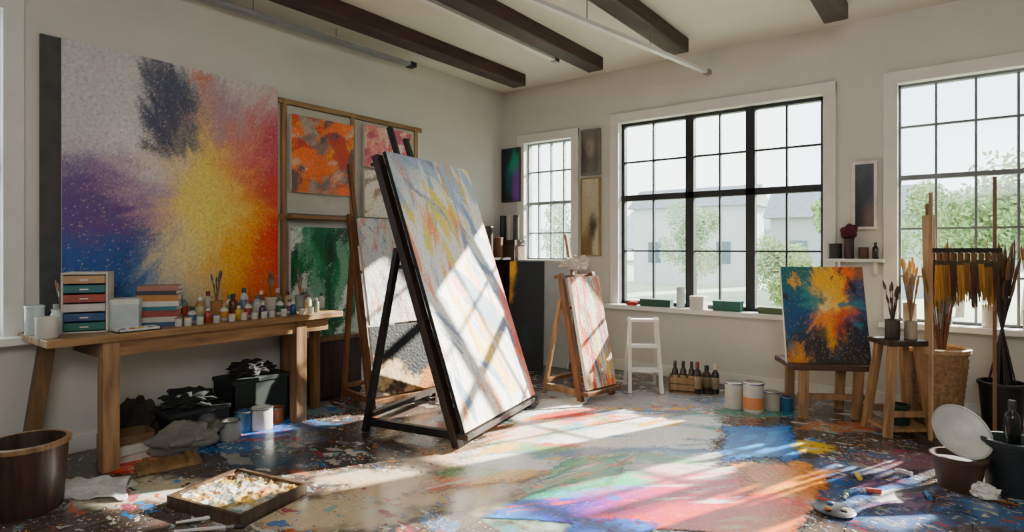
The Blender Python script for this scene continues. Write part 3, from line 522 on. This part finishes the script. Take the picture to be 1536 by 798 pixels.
# ---------------------------------------------------------------- floor sheets
def sheet(name, label, cat, pts, fn, z, nx=60, ny=40, wav=.006, edge=.02, rag=0.0):
    """a sheet lying on the floor; rag > 0 = dried paint whose outline dissolves into blots (strength of the fade)"""
    P = [fl(*q) for q in pts]; sd = sum(q[0] for q in pts)*.013
    def pos(u, v):
        a = P[0].lerp(P[1], u); b = P[3].lerp(P[2], u); p = b.lerp(a, v)
        e = edge*(noise.noise(Vector((u*3, v*3, sd)))+.3*noise.noise(Vector((u*9, v*9, sd)))); e2 = edge*(noise.noise(Vector((u*3, v*3, sd+5)))+.3*noise.noise(Vector((u*9, v*9, sd+8)))); p = p+Vector((e, e2, 0)); p.z = z + (0 if rag else wav*max(0, noise.noise(Vector((u*5, v*4, 3+sd))))); return p
    if rag:
        def g(u, v):
            c = fn(u, v); d = min(u, 1-u, v, 1-v)/rag; n = noise.noise(Vector((u*6, v*6, sd)))*.5+noise.noise(Vector((u*18, v*16, sd)))*.35
            return (*c[:3], max(0, min(1, d*.9+n*.6)))
        o = colour_mesh(name, pos, nx, ny, g, paintmat(.3, .3, True))
    else:
        o = colour_mesh(name, pos, nx, ny, fn, paintmat(.4, .3)); md = o.modifiers.new('solid', 'SOLIDIFY'); md.thickness = .002; md.offset = 1
    tag(o, label, cat); return o
rain = blobs([(.02, .5, .11, '#5FB094', 1), (.1, .9, .13, '#D6D4CA', 1.3), (.3, .95, .15, '#E0C8B8', 1), (.55, 1, .2, '#DCD4CE', 1), (.10, .12, .13, '#1E48A0', 1.8), (.22, .2, .12, '#2A349C', 2.2), (.24, .5, .10, '#7A94C8', 1), (.34, .28, .12, '#6A2490', 2.6), (.45, .42, .13, '#C41858', 3), (.54, .2, .13, '#C4142E', 2.8), (.66, .55, .12, '#E4461E', 2.2), (.72, .25, .14, '#EE6C0C', 2.8), (.88, .15, .13, '#F0903A', 1.8), (.9, .65, .12, '#EE9C38', 1.4), (.42, .78, .1, '#E0606E', 1.2), (.18, .68, .1, '#6CBA90', 1.2), (1, .4, .08, '#C6BCB4', 1), (.05, .0, .1, '#1A74AC', 1)], .16, .010, 12, 1, .04, ('#F0F0F0', '#F4D8A0', '#B82A40', '#2A50A0'), None, 1.55)
rain2 = strokes(rain, ['#F4EEE6', '#E8502A', '#4A6AC8', '#F6C690'], 20, 2.5, 3, .56, 55, .2, .05, 30)
sheet('drop_cloth', 'large rainbow painted canvas lying flat in the sunlit foreground', 'drop cloth', [(900, 692), (1264, 704), (1204, 812), (705, 778)], rain2, .0040, 180, 110, .005, .03, .06)
up = blobs([(0, .2, .2, '#D8B48E', 1), (.2, .7, .2, '#E6D2BE', 1), (.2, .2, .15, '#DC9A74', 1.1), (.45, .8, .15, '#E0704A', 1.2), (.5, .4, .2, '#E8E4DE', 1.4), (.4, .1, .12, '#7CB47A', 1.4), (.65, .1, .12, '#B8C8BC', 1), (.75, .7, .15, '#E8E6E2', 1.3), (.7, .35, .1, '#E06E50', 1.2), (.95, .8, .12, '#98A4B4', 1), (.92, .3, .12, '#DCDEE2', 1.4), (.32, .55, .08, '#6CA898', 1), (.85, .5, .08, '#7EA0C8', .9)], .2, .010, 14, 1, .05, ('#F4F4F4', '#E8603A', '#5A98B8', '#F2C850'))
sheet('drop_cloth', 'pale canvas sheet with peach and red brushwork lying beyond the rainbow canvas', 'drop cloth', [(775, 610), (1098, 606), (1114, 708), (580, 748)], strokes(up, ['#F2EEE6', '#E0805A', '#8CB4C4', '#F6F4F0', '#D0583A', '#78A078', '#E8B850', '#6A7C9C', '#F8F6F2'], 15, 2.2, 3.2, .26, 51, .12, .06, 50), .0025, 160, 100, .004, .05, .14)
sheet('paint_patch', 'green and teal smears of paint left of the rainbow canvas', 'paint', [(830, 680), (985, 676), (920, 738), (735, 764)], strokes('#A8C4A4', ['#5CA86C', '#2E8468', '#E09A80', '#E8E4DC', '#5EA08C'], 20, 2.0, 3.0, .1, 61), .0055, 80, 60, 0, .04, .3)
sheet('paint_patch', 'bright blue painted patch on the floor in the middle right', 'paint', [(1076, 636), (1198, 634), (1220, 696), (1072, 700)], strokes('#2674B6', ['#185A9E', '#54A0D2', '#166CB2'], 10, 3, 3, .2, 71), .0045, 60, 50, 0, .02, .2)
sheet('paint_patch', 'yellow-orange pool of paint overlapping the rainbow canvas', 'paint', [(1075, 690), (1230, 686), (1268, 746), (1115, 756)], strokes('#F29C04', ['#F08408', '#F6B41C', '#E98E0C'], 10, 3, 3, .2, 81), .0065, 60, 50, 0, .02, .3)
sheet('painted_sheet', 'blank white sheet on the floor right of the big easel', 'paper', [(812, 600), (884, 598), (872, 612), (800, 616)], strokes('#F0ECE4', ['#E0DCD4'], 10, 3, 3, .2, 91), .007, 20, 15, .003)
sheet('painted_sheet', 'crinkled white sheet on the floor near the left foreground bucket', 'paper', [(100, 722), (195, 716), (190, 752), (86, 752)], strokes('#D2D0CA', ['#C2C2BE', '#E3E0DA'], 40, 3, 3, .1, 92), .006, 40, 30, .03)
sheet('paint_patch', 'cobalt blue paint at the very bottom of the view', 'paint', [(835, 772), (1000, 778), (1010, 845), (815, 840)], strokes('#1C4A9C', ['#2E64B8', '#122E70'], 40, 3, 3, .1, 93), .0072, 40, 30, 0, .03, .3)
sheet('paint_patch', 'red and orange smear by the left front table leg', 'paint', [(165, 676), (258, 672), (252, 710), (156, 716)], strokes('#D03A1C', ['#E9762E', '#A8201A', '#E9C0A0'], 20, 4, 3, .1, 94), .003, 40, 30, 0, .02, .3)
sheet('paint_patch', 'long blue smear on the floor under the table', 'paint', [(225, 650), (475, 620), (470, 652), (185, 694)], strokes('#2268AC', ['#3A86C8', '#D04A2A', '#143E84', '#B9C4CC'], 5, 4, 3, .2, 95), .002, 100, 40, 0, .04, .3)
sheet('paint_patch', 'slate blue and white splash of paint in the right foreground', 'paint', [(1245, 696), (1440, 700), (1475, 795), (1215, 795)], strokes('#4A5E88', ['#C8C8CE', '#2E5CA4', '#8894AC', '#E0DEDA', '#6A4A64', '#2A3040', '#343A48'], 15, 4, 2, .16, 97), .0028, 110, 90, 0, .04, .5)
# foreground palette box
p = fl(358, 752); t = thing('palette_box', 'low wooden palette box crusted with paint in the left foreground', 'palette box', p, R_(12))
PBW = wood('#4A3626', .5)
MB().span((-.25, -.2, 0), (.25, .2, .012)).build('base', PBW, t)
for a, b in (((-.25, -.2, 0), (-.235, .2, .06)), ((.235, -.2, 0), (.25, .2, .06)), ((-.235, -.2, 0), (.235, -.185, .06)), ((-.235, .185, 0), (.235, .2, .06))): MB().span(a, b).build('side', PBW, t)
colour_mesh('paint_crust', lambda u, v: (-.234+u*.468, -.184+v*.368, .045+.014*noise.noise(Vector((u*12, v*10, 4)))+.008*noise.noise(Vector((u*40, v*36, 4)))), 90, 70, strokes('#B49C78', ['#D0BE9E', '#8A6A48', '#B07A5A', '#CCC2AE', '#7E8E94', '#5A4430', '#C8A468', '#D8D4CC'], 40, 3.5, 1.6, .18, 77, .1, .1, 90), paintmat(.4, .8), t)
for i, (dx, dy, a, c) in enumerate([(.02, -.30, 20, '#E8E4DC'), (.10, -.34, 8, '#D9D6CE'), (.2, -.30, -12, '#7A4A2C')]):
    b_ = brush(['white handled brush lying in front of the palette box', 'grey handled brush lying in front of the palette box', 'brown handled brush lying near the palette box corner'][i], (p.x+dx, p.y+dy, .012), (0, R_(90), R_(a+40)), .30, M(c), M('#2A2622'), None, .011)
# foreground bucket
p = fl(40, 764); pot('wooden_bucket', 'brown wooden bucket with thick rim at the lower left corner', 'bucket', p, .165, .33, wood('#3E291C', .5), mat('#1A1412', .8), .86, wood('#8A6844', .5), None, .5)
t = thing('palette', 'round dark palette lying at the bottom right of the rainbow canvas', 'palette', fl(1252, 766, .006)); MB().lathe([(.085, .0), (.09, .006), (.08, .012), (0, .012)]).build('disc', BLACK, t, True)
for i, c in enumerate(['#D8D4CC', '#3E6E9A', '#C85A3A']): MB().lump((.045*math.cos(i*2.1), .045*math.sin(i*2.1), .012), (.015, .015, .007), .3, 3, i, 2).build('paint_dab', M(c, .3), t, True)
# ---------------------------------------------------------------- corner group
t = thing('bookcase', 'dark low bookcase in the corner behind the big easel', 'shelf', (.02, -.95, 0))
for y in (0, .68): MB().span((0, y, 0), (.30, y+.03, 1.14)).build('side_panel', DKW, t)
for z in (.05, .42, .78, 1.12): MB().span((0, .03, z), (.30, .68, z+.025)).build('shelf', DKW, t)
MB().span((0, .03, .05), (.012, .68, 1.12)).build('back_panel', DKW, t)
for y, r, h, c, lb in ((-.82, .05, .3, '#5E5A54', 'tall grey canister on the corner bookcase'), (-.66, .055, .26, '#B9B0A0', 'cream canister on the corner bookcase'), (-.50, .05, .34, '#2A2624', 'tall black canister on the corner bookcase'), (-.34, .06, .22, '#7A4A2C', 'brown canister on the corner bookcase')):
    pot('canister', lb, 'canister', (.19, y, 1.145), r, h, M(c), M('#55504A'))
t = thing('carton', 'brown carton stacked with a lid by the corner, below the teal painting', 'box', (.19, -.13, 0)); MB().span((-.15, -.1, 0), (.15, .1, 1.28)).build('box_body', M('#5A4432', .8), t); MB().span((-.16, -.105, 1.28), (.16, .105, 1.34)).build('lid', M('#45342A', .8), t)
for x, c, lb in ((.10, '#24242A', 'black tall tin on the corner carton'), (.20, '#B9B4AA', 'white tall tin on the corner carton'), (.29, '#4C4642', 'grey tall tin on the corner carton')): pot('tall_tin', lb, 'tin', (x, -.13, 1.34), .035, .28, M(c))
p = fl(762, 556); canvas('black canvas with a yellow edge standing in the corner beside the big easel', p, A+R_(-8), R_(7), .36, 1.12, blobs([(.5, .5, .4, '#0C0D0E', 1), (.8, .8, .3, '#12181C', 1), (.06, .92, .07, '#E9B840', 2.2), (.05, .7, .05, '#C9922E', 1.5), (.5, .3, .1, '#143A38', .9), (.6, .1, .2, '#0A0B0C', 1)], .08, .01, 15), 60, edge=mat('#1A1A1C', .7))
t = thing('blank_canvas', 'blank white canvas leaning below the small window', 'canvas', (.62, -.30, 0), 0, None, R_(10)); MB().span((0, 0, 0), (.46, .025, 1.10)).build('stretched_canvas', mat('#CDD0D3', .8, .06, 10), t, bevel=.003)
for a in (.02, .40): MB().span((a, .025, .02), (a+.04, .04, 1.08)).build('stretcher_bar', LTW, t)
t = thing('rag_pile', 'white crumpled rag draped over the top of the small wooden easel', 'rags', E3 + Y3*.25 + X3*.2 + Vector((0, 0, 1.065))); MB().lump((0, 0, 0), (.11, .08, .06), .4, 4, 22, 4, True, True).build('cloth', M('#D2CBBE', .9), t, True)
# ---------------------------------------------------------------- under / on the black framed window
p = fl(945, 590); t = thing('step_ladder', 'small white step ladder standing below the black framed window', 'ladder', p, R_(34))
for x in (0, .27): MB().bar((x, 0, 0), (x+(.02 if x == 0 else -.02), .16, .64), .03, .03).build('front_rail', WHITE, t); MB().bar((x, .34, 0), (x+(.02 if x == 0 else -.02), .17, .60), .025, .025).build('rear_rail', WHITE, t)
for z in (.18, .38, .60): MB().span((.0, .25*z-.03, z), (.27, .25*z+.07, z+.022)).build('step', WHITE, t)
p = fl(1003, 588); t = thing('wooden_crate', 'small wooden crate of dark bottles beside the white step ladder', 'crate', p, R_(20))
CB = MB(); CB.span((0, 0, 0), (.24, .18, .012)); CB.build('base', MIDW, t)
for z in (.02, .08):
    k = MB(); k.span((0, 0, z), (.24, .012, z+.05)); k.span((0, .168, z), (.24, .18, z+.05)); k.span((0, 0, z), (.012, .18, z+.05)); k.span((.228, 0, z), (.24, .18, z+.05)); k.build('slat', LTW, t)
for i in range(6):
    v = Matrix.Rotation(R_(20), 3, 'Z') @ Vector((.05+.07*(i % 3), .05+.08*(i//3), .012)); bottle('dark brown glass bottle standing in the small wooden crate', p+v, .027, .24+.0*i, M('#3A2A20', .2), M('#1C1A18'), M('#A8906A'), 'bottles in the wooden crate')
for px, py, r, h, c, cc, lb in ((1046, 590, .035, .27, '#2A2420', '#7A2E22', 'dark bottle with a red cap right of the crate'), (1060, 586, .04, .22, '#4A3324', '#1A1A1A', 'squat brown bottle with black cap right of the crate'), (1073, 590, .033, .25, '#22262A', '#C9BBA0', 'black bottle with cream cap, furthest right of the crate bottles')): bottle(lb, fl(px, py), r, h, M(c, .25), M(cc), M('#8E7A5E'))
for px, py, r, h, c, liq, lb in ((1101, 611, .068, .20, '#C8C4B8', '#E8E4DA', 'white paint tin, leftmost of the row below the window'), (1130, 616, .075, .22, '#CCC8BE', '#D8702E', 'tall white paint tin with orange paint inside'), (1158, 614, .058, .14, '#C0BAAC', '#B8A888', 'short cream paint tin right of the orange-filled tin'), (1180, 616, .045, .11, '#2E5E8A', '#2E5A8A', 'small blue paint pot at the right end of the tin row')):
    t = pot('paint_tin', lb, 'tin', fl(px, py), r, h, M(c, .4), M(liq, .3), 1.0, MET)
    if 'orange' in lb and 'tall' in lb: MB().lathe([(r*.99, h*.1), (r*1.02, h*.11), (r*1.02, h*.5), (r*.99, h*.51)], caps=False).build('label_band', M('#D98452'), t, True)
def S(px, y=-.04): p = bw(px, 372, y); return (p.x, y, .68)
def sbox(label, px, w, d, h, c, rz=0, z=0): 
    q = S(px); t = thing('small_box', label, 'box', (q[0], q[1], q[2]+z), R_(rz)); MB().span((-w/2, -d/2, 0), (w/2, d/2, h*.75)).build('box_body', M(c, .7), t); MB().span((-w/2-.003, -d/2-.003, h*.75), (w/2+.003, d/2+.003, h)).build('lid', M(c, .55), t)
sbox('long dark green box on the left of the window sill', 985, .30, .11, .07, '#244A3A', 3)
sbox('white box on the window sill beside the glass jar', 1048, .13, .10, .12, '#CAC6BE', -4)
sbox('teal green box in the middle of the window sill', 1092, .24, .11, .09, '#245A52', 2)
sbox('dull green flat box on the right of the window sill', 1158, .20, .11, .055, '#4E5E3E', -3)
def folded(label, px, c, w, h=.03):
    q = S(px, -.085); t = thing('folded_cloth', label, 'cloth', q, 0)
    for i in range(2): MB().lump((.01*i, 0, i*h*.5), (w/2, .035, h*.5), .12, 3, i+px, 3).build('fold', M(c, .9), t, True)
folded('red folded cloth at the left end of the window sill', 948, '#B8322E', .12); folded('red folded cloth at the right end of the window sill', 1186, '#C03A38', .12)
pot('glass_jar', 'tall glass jar on the window sill between the green and white boxes', 'jar', S(1021, .0), .04, .19, GLS)
# wall shelf with dark jars
t = thing('wall_shelf', 'white wall shelf with dark jars between the big windows', 'shelf', (3.44, 0, 1.14)); MB().span((0, -.15, 0), (.40, -.028, .025)).build('board', WHITE, t)
for a in (.08, .33): MB().span((a, -.12, -.09), (a+.02, -.001, 0)).build('bracket', WHITE, t)
pot('dark_jar', 'wide black jar on the white wall shelf', 'jar', (3.50, -.09, 1.165), .05, .12, M('#1E1C1E')); t = pot('vase', 'dark red vase with a round dark bloom on the wall shelf', 'vase', (3.60, -.09, 1.165), .035, .16, M('#3A2028')); MB().lump((0, 0, .17), (.06, .06, .06), .3, 3, 4, 3, False).build('bloom', M('#4A1420', .9), t, True); MB().tube((0, 0, .02), (0, 0, .2), .006).build('stem', M('#2E3A22'), t)
pot('dark_jar', 'small brown jar at the right end of the white wall shelf', 'jar', (3.70, -.09, 1.165), .035, .09, M('#5A3A2A')); bottle('slim black bottle on the wall shelf beside the brown jar', (3.78, -.09, 1.165), .022, .13, M('#18181A', .2), M('#2A2A2A'))
# jars on the right window sill
for i, (x, c, r, h, n, lb) in enumerate(((4.00, '#A89478', .045, .15, 9, 'tan'), (4.22, '#7E8486', .04, .13, 9, 'steel grey'), (4.48, '#C2BCB0', .05, .16, 11, 'cream'), (4.70, '#4A3222', .045, .14, 9, 'chocolate brown'))):
    pot('brush_jar', '%s jar of long brushes on the right window sill' % lb, 'jar', (x, -.05, .68), r, h, M(c)); bunch('long brush standing in the %s jar on the right window sill' % lb, (x, -.05, .70), n, .44+.08*(i % 2), r, [MIDW, DKW, LTW, MIDW][i], M(['#B8863A', '#3A2A20', '#A88050', '#7A5020'][i]), 30+i, .009, .24, 'brushes in the %s sill jar' % lb)
# ---------------------------------------------------------------- right group
p = fl(1347, 648); t = thing('stool', 'tall square wooden stool left of the wicker pot', 'stool', p, R_(38))
for x in (-1, 1):
    for y in (-1, 1): MB().bar((x*.15, y*.12, 0), (x*.085, y*.07, .60), .045, .045).build('leg', LTW, t, bevel=.003)
MB().span((-.14, -.12, .60), (.14, .12, .635)).build('seat', DKW, t, bevel=.006)
for y in (-.10, .10): MB().bar((-.135, y, .15), (.135, y, .15), .035, .035).build('stretcher', LTW, t)
MB().span((-.15, -.13, .04), (.15, .13, .06)).build('lower_shelf', LTW, t)
pot('glass_jar', 'dark green jar on the lower shelf of the square stool', 'jar', (p.x, p.y, .06), .07, .13, M('#1F2E28', .3))
pp = (p.x-.03, p.y-.02, .635); pot('brush_jar', 'dark tin of brushes on the square wooden stool', 'jar', pp, .045, .13, M('#3A302A')); bunch('dark brush standing in the tin on the square stool', (pp[0], pp[1], .65), 12, .36, .05, DKW, M('#3A2A20'), 11, .007, .28, 'brushes in the stool tin')
pp = (p.x+.07, p.y+.04, .635); pot('brush_jar', 'pale jar of tan brushes on the square wooden stool', 'jar', pp, .038, .12, M('#A89C88')); bunch('tan brush standing in the pale jar on the square stool', (pp[0], pp[1], .65), 9, .42, .04, LTW, M('#98743A'), 13, .007, .2, 'brushes in the pale stool jar')
p = fl(1405, 641); t = thing('wicker_pot', 'tan woven wicker pot with tapered sides beside the brush rack', 'pot', p); prof = []; n = 26
for i in range(n+1):
    z = .54*i/n; prof.append((.13+.055*i/n+.004*(i % 2), z))
prof += [(.168, .54), (.11, .06), (0, .06)]; prof = [(0, 0)]+prof
MB().lathe(prof, 30).build('woven_body', mat('#8A6844', .8, .35, 40, 0, .6), t, True); MB().lathe([(.181, .53), (.195, .535), (.198, .56), (.181, .567), (.169, .55)], 30, caps=False).build('rim', mat('#A88660', .7, .2, 30), t, True)
t2 = thing('wooden_stick', 'flat pale wooden slat standing upright in the wicker pot', 'stick', (p.x-.02, p.y, .062)); MB().bar((0, 0, 0), (-.03, .05, 1.42), .075, .02, (0, 1, 0)).build('blade', wood('#A58A64'), t2); MB().bar((-.03, .05, 1.42), (-.032, .052, 1.5), .03, .02, (0, 1, 0)).build('tip', MIDW, t2)
bunch('long pale stick standing in the wicker pot', (p.x+.03, p.y-.02, .065), 22, 1.15, .16, MIDW, M('#8A6A34'), 14, .012, .20, 'sticks in the wicker pot')
# brush rack
a = dp(1396, 372, 3.7); b = dp(1492, 372, 3.7); a.z = 0; b.z = 0; t = thing('brush_rack', 'standing wooden rack with a dark top bar and hanging golden brushes', 'rack', a); v = b-a
MB().bar((0, 0, 0), (0, 0, 1.60), .022, .022).build('post', LTW, t); MB().bar(v, v+Vector((0, 0, 1.70)), .02, .02).build('post', MIDW, t)
MB().bar(Vector((0, 0, 1.235)), v*1.08+Vector((0, 0, 1.235)), .04, .03).build('top_bar', DKW, t)
for o_ in (Vector((0, 0, 0)), v): MB().bar(o_+F*-.14+Vector((0, 0, .02)), o_+F*.14+Vector((0, 0, .02)), .04, .04).build('foot', DKW, t)
protos = {}
for row in (0, 1):
    for i in range(9):
        q = a + v*(.07+.108*i+.04*row) + F*(-.030 if row == 0 else .032) + Vector((0, 0, 1.22)); kind = ['golden', 'dark brown', 'ochre'][(i*2+row) % 3]; cc = {'golden': '#C48A32', 'dark brown': '#5A3E28', 'ochre': '#A06C2C'}[kind]
        if kind not in protos:
            hb = thing('hanging_brush', 'wide brush with %s bristles hanging from the dark rack bar' % kind, 'brush', q, A, '%s brushes on the rack' % kind); MB().span((-.010, -.006, -.05), (.010, .006, .0)).build('handle', MIDW, hb, bevel=.003); MB().span((-.018, -.009, -.075), (.018, .009, -.05)).build('ferrule', mat('#5A4A34', .6, .1, 9, .4), hb)
            k = MB(); rn = random.Random(i)
            for s_ in range(50):
                x0 = rn.uniform(-.017, .017); y0 = rn.uniform(-.009, .009); k.tube((x0, y0, -.075), (x0*1.5+rn.uniform(-.006, .006), y0*2, -.17-rn.uniform(0, .14)), .0046, .0015, 5)
            k.build('bristles', mat(cc, .8, .3, 60, 0, .3, (1, 1, .1)), hb); protos[kind] = hb
        else: dup(protos[kind], q, (0, 0, A+random.uniform(-.3, .3)), scale=random.uniform(.85, 1.2))
# dark stick container
DRK = mat('#1A1816', .7)
p = fl(1503, 648); pot('iron_pot', 'black iron pot packed with long dark rods at the right edge', 'pot', p, .13, .34, M('#1C1B1C'), mat('#0E0D0D', .9), .8)
bunch('long dark rod standing in the black iron pot', (p.x, p.y-.02, .29), 44, .92, .20, mat('#241C17', .6), M('#5A4228'), 19, .011, .24, 'rods in the iron pot', DRK)
p = fl(1438, 731); pot('clay_pot', 'dark brown clay pot under the tilted white bowl', 'pot', p, .12, .17, M('#4A3628'), M('#2A1F1A'), .75)
t = thing('bowl', 'white enamel bowl tilted on top of the brown clay pot', 'bowl', (p.x, p.y, .262)); Mr = (-F*.80+Vector((0, 0, .6))).to_track_quat('Z', 'Y').to_matrix()
MB().lathe([(.0, -.055), (.06, -.05), (.11, -.02), (.138, .025), (.142, .03), (.134, .027), (.105, -.01), (.055, -.038), (0, -.043)], 36, (0, 0, .02), Mr).build('bowl_body', M('#DEDCD6', .35), t, True); MB().lathe([(.136, .026), (.144, .026), (.146, .033), (.136, .034)], 36, (0, 0, .02), Mr, caps=False).build('rim', M('#B8B8B4', .35), t, True)
p = fl(1518, 738); pot('bucket', 'dark green bucket at the right edge beside the clay pot', 'bucket', p, .125, .27, M('#20282A'), M('#1A1F1C'), .85)
bottle('tall black bottle standing in the dark green bucket', (p.x, p.y, .2300), .035, .24, M('#1C1D1C', .2), M('#2E2A26'))
t = thing('crumpled_paper', 'crumpled white paper lump in front of the brown clay pot', 'paper', fl(1476, 746)); MB().lump((0, 0, 0), (.055, .05, .04), .35, 6, 2, 3, True, True).build('paper', PAPER, t)
for i, (px, py, c, n) in enumerate([(1290, 722, '#D8C23A', 'yellow'), (1322, 742, '#B8483A', 'red'), (1368, 716, '#D6D2CA', 'white'), (1395, 752, '#3A6EA0', 'blue'), (1270, 742, '#5E8E70', 'green')]):
    q = fl(px, py); t = thing('paint_tube', '%s paint tube lying on the splattered floor at the right' % n, 'paint tube', (q.x, q.y, .016), random.uniform(0, 6)); M_ = MB(); M_.tube((0, 0, 0), (.07, 0, 0), .012, .013).build('tube_body', M(c), t, True); MB().tube((.07, 0, 0), (.085, 0, 0), .007).build('cap', M('#EDE9E0'), t, True)
# ---------------------------------------------------------------- light
w = bpy.data.worlds.new('World'); bpy.context.scene.world = w; w.use_nodes = True; nt = w.node_tree; bg = nt.nodes['Background']
tc = nt.nodes.new('ShaderNodeTexCoord'); n = nt.nodes.new('ShaderNodeTexNoise'); n.inputs['Scale'].default_value = 3; r = nt.nodes.new('ShaderNodeValToRGB'); r.color_ramp.elements[0].color = (.72, .83, .96, 1); r.color_ramp.elements[1].color = (1, 1, 1, 1); r.color_ramp.elements[0].position = .35; r.color_ramp.elements[1].position = .6
nt.links.new(tc.outputs['Generated'], n.inputs['Vector']); nt.links.new(n.outputs[0], r.inputs[0]); nt.links.new(r.outputs[0], bg.inputs[0]); bg.inputs[1].default_value = 7.2
sd = bpy.data.lights.new('sun', 'SUN'); sd.energy = 46; sd.angle = R_(.9); sd.color = (1, .91, .79); so = bpy.data.objects.new('sun', sd); C.objects.link(so)
so.rotation_euler = Vector((.40*.89, .92*.89, .455)).to_track_quat('Z', 'Y').to_euler()
def area(name, loc, tgt, sx, sy, e, col, portal=False):
    l = bpy.data.lights.new(name, 'AREA'); l.shape = 'RECTANGLE'; l.size = sx; l.size_y = sy; l.energy = e; l.color = col
    o = bpy.data.objects.new(name, l); C.objects.link(o); o.location = loc; o.rotation_euler = (Vector(tgt)-Vector(loc)).to_track_quat('-Z', 'Y').to_euler()
    if portal: l.cycles.is_portal = True
for i, W in enumerate((W1, W2, W3)): area('portal_%d' % i, ((W[0]+W[1])/2, .16, (W[2]+W[3])/2), ((W[0]+W[1])/2, -1, (W[2]+W[3])/2), W[1]-W[0], W[3]-W[2], 1, (1, 1, 1), True)
area('fill_lamp', (5.0, -6.6, 2.9), (1.6, -2, 1.2), 2.4, 1.6, 105, (.97, .98, 1))
# ---------------------------------------------------------------- camera
cd = bpy.data.cameras.new('camera'); cd.sensor_width = 36; cd.lens = 36*FP/1536; cd.shift_y = -(399-HZ)/1536; cd.clip_start = .05
co = bpy.data.objects.new('camera', cd); C.objects.link(co); co.location = CAM; co.rotation_euler = (R_(90), 0, A); bpy.context.scene.camera = co
